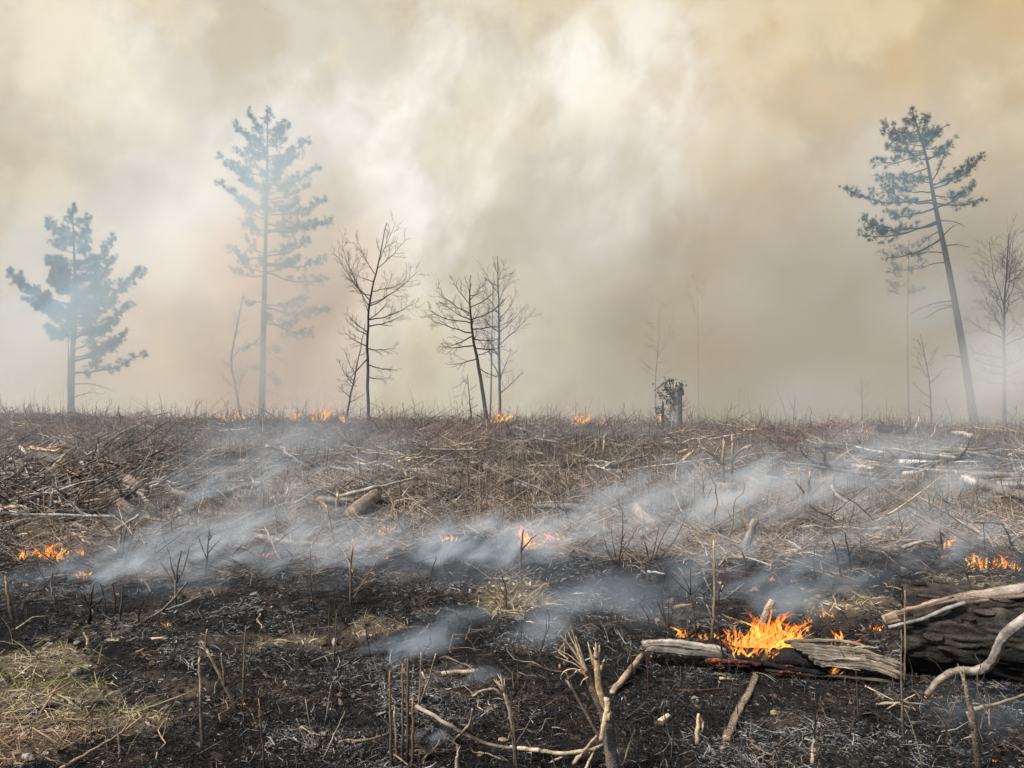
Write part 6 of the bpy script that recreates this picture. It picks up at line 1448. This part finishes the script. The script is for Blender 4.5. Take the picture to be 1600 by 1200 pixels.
SM_BLUE = (0.62, 0.79, 1.0)
def wisp(label, px, py, Y, sx, sy, sz, dens, nscale=1.6, lo=.36, hi=.62, rot=0.0, tilt=0.0, stretch=(.65, 1, 1.3), col=SM_BLUE):
    me = ball_mesh()
    _seed[0] += 1
    me.materials.append(mat_smoke('smoke', col, dens, nscale, lo, hi, seed=_seed[0] * 1.37, stretch=stretch, detail=6, swirl=28.0, absorb=(1, 1, 1) if col[2] >= .99 else None))
    o = bpy.data.objects.new('smoke_wisp', me); COL.objects.link(o)
    o.location = PX(px, py, Y); o.scale = (sx, sy, sz); o.rotation_euler = (0, tilt, rot)
    tag(o, label, 'smoke', 'low smoke drifting over the burn', kind='stuff')
    return o
ST = (.6, 1, 1.5)
lo_, hi_ = .47, .70
for lab, px, py, Y, sx, sy, sz, dn, ns in (
    ('white smoke hugging the ground at the burnt strip, far left', 170, 915, 6.4, 1.2, .8, .42, 2.9, 2.8),
    ('pale smoke behind the grey leafless sapling', 320, 885, 6.9, 1.5, .9, .62, 2.3, 2.2),
    ('thick white smoke bank left of centre on the fire line', 470, 880, 7.1, 1.6, 1.0, .58, 2.5, 2.2),
    ('bluish smoke rising above the low pale log', 370, 800, 8.4, 1.7, 1.0, 1.0, .95, 1.5),
    ('bluish veil over the tangle left of the mottled log', 460, 740, 10.5, 2.3, 1.4, 1.2, .42, 1.1),
    ('thick white smoke below the lone tall flame', 650, 875, 7.1, 1.7, 1.0, .50, 2.3, 2.2),
    ('white smoke streaming along the fire line at centre', 800, 866, 7.3, 1.5, 1.0, .48, 2.3, 2.2),
    ('smoke rolling over the black hollow', 950, 858, 7.5, 1.4, .9, .56, 2.2, 2.0),
    ('broad pale smoke behind the fan-shaped shrubs', 1070, 806, 8.6, 1.9, 1.2, .85, 1.7, 1.6),
    ('broad pale smoke lying across the slope, right of centre', 1240, 785, 9.4, 2.3, 1.4, .95, 1.6, 1.3),
    ('thin bright smoke drifting up the slope towards the birch heap', 1410, 760, 10.4, 2.4, 1.5, 1.1, 1.05, 1.1),
    ('bluish smoke rising around the charred stake', 1440, 858, 7.1, 1.4, .9, .50, 2.0, 2.2),
    ('thin smoke behind the pale sapling and main fire', 1180, 905, 6.0, 1.3, .8, .46, 1.2, 2.2)):
    wisp(lab, px, py, Y, sx, sy, sz, dn * 1.8, ns * 1.8, lo_, hi_, tilt=-.12, stretch=ST)
wisp('thin bluish smoke lying over the burnt strip at centre', 640, 930, 6.0, 3.2, 1.0, .45, .75, 1.6, lo_, hi_, stretch=ST)
wisp('thin bluish smoke over the black ground before the fallen trunk', 1330, 905, 6.1, 2.0, .9, .45, .8, 1.8, lo_, hi_, stretch=ST)
wisp('small white wisp curling up from black ground', 620, 1025, 4.7, .52, .22, .16, 7.5, 6.0, .42, .62, tilt=-.35)
wisp('thin wisp above the curling white one', 690, 985, 5.2, .50, .3, .17, 4.5, 5.0, .42, .64, tilt=-.2)
wisp('smoke drifting over black ground near the torn sapling', 850, 995, 4.9, .45, .3, .26, 3.2, 4.0, .40, .64, tilt=-.5)
wisp('small wisp behind the clump of cut shoots', 735, 1062, 4.3, .28, .16, .09, 7.0, 8.0, .42, .6)
wisp('tiny white wisp near the bottom edge', 672, 1158, 3.5, .14, .08, .08, 12.0, 12.0, .40, .6, tilt=-.4)
wisp('thin grey smoke over the hollow before the split log', 960, 955, 5.6, 1.0, .6, .34, 1.5, 2.5)
wisp('wisp behind the split weathered slabs', 1235, 940, 5.4, .38, .3, .22, 3.2, 5.0)
wisp('faint smoke in front of the huge trunk', 1530, 1120, 3.6, .35, .25, .2, 1.2, 6.0)
wisp('faint smoke trail across the upper slope at left', 460, 695, 17, 3.4, 2.0, 1.0, .22, .7)
wisp('faint smoke trail across the upper slope at centre', 930, 690, 21, 3.2, 2.0, 1.2, .22, .7)
wisp('faint smoke lying over the log heap', 1480, 715, 15, 3.2, 2.0, 1.0, .20, .7)
BLUE = (0.49, 0.765, 1.0)
wisp('white-blue smoke billowing past the foot of the leaning pine', 1610, 600, 28, 4.8, 3.2, 3.4, .50, .45, .25, .6, col=(0.84, .92, 1.0))
wisp('low pale smoke on the crest right of the leaf-topped trunk', 1250, 625, 36, 9.0, 3.5, 2.4, .09, .3)
wisp('dark smoke puff rising from the centre crest fire', 870, 608, 37, 3.6, 3.0, 2.0, .20, .4, col=(0.66, 0.55, 0.42))
wisp('blue smoke wrapping the tallest pine', 430, 420, 40.5, 8.5, 3.2, 11.5, .72, .16, .22, .6, col=BLUE)
wisp('blue smoke about the foot of the tallest pine', 400, 600, 40, 7.0, 3.0, 3.4, .30, .2, .3, .6, col=BLUE)
wisp('blue smoke in front of the bushy pine', 110, 500, 38, 8.5, 2.8, 8.5, .44, .2, .25, .6, col=BLUE)
wisp('blue smoke crossing the middle of the leaning pine', 1470, 470, 34, 4.6, 1.8, 3.2, .24, .25, .3, .6, col=(0.82, .90, .97))
wisp('thin blue smoke in the crown of the leaning pine', 1430, 280, 34.5, 5.0, 1.8, 5.0, .24, .25, .25, .6, col=BLUE)
wisp('thin blue smoke behind the wide-crowned bare tree', 790, 530, 34, 2.6, 1.4, 3.2, .16, .3, .3, .6, col=BLUE)
wisp('tan smoke hiding the trees right of the leaf-topped trunk', 1130, 540, 41, 7.5, 4.0, 5.5, .22, .2, .25, .55, col=(0.76, 0.68, 0.54))
wisp('grey-tan smoke behind the leaning pine', 1470, 560, 41, 6.5, 3.0, 5.5, .26, .2, .25, .55, col=(0.76, 0.70, 0.58))

def box_volume(name, lo, hi, mat, label):
    me = bpy.data.meshes.new(name)
    V = [(x, y, z) for x in (lo[0], hi[0]) for y in (lo[1], hi[1]) for z in (lo[2], hi[2])]
    me.from_pydata(V, [], [(0, 1, 3, 2), (4, 6, 7, 5), (0, 4, 5, 1), (2, 3, 7, 6), (0, 2, 6, 4), (1, 5, 7, 3)])
    me.materials.append(mat)
    o = bpy.data.objects.new(name, me); COL.objects.link(o)
    return tag(o, label, 'smoke', kind='stuff')
M_BANK = mat_smoke('smoke_bank', (0.86, 0.92, 0.985), 0.034, .11, .30, .62, 'box', .1, 3, (1, 1, 1.0), 4.0, fades=((1, 32.5, 38.0), (2, 26.0, 13.0)))
box_volume('smoke_bank', (-75, 33, -6), (75, 50, 25), M_BANK, 'blue-grey smoke bank standing among the pines beyond the crest')
M_VEIL = mat_smoke('smoke_veil', (0.80, 0.86, 0.97), 0.013, .2, .2, .7, 'box', .2, 2, (1, 1, 2.0), 9.0, fades=((1, 8.0, 13.0), (2, 3.0, .6)))
box_volume('smoke_veil', (-34, 8, -2.2), (34, 32.8, 3.2), M_VEIL, 'thin smoke veil lying over the unburnt slope')
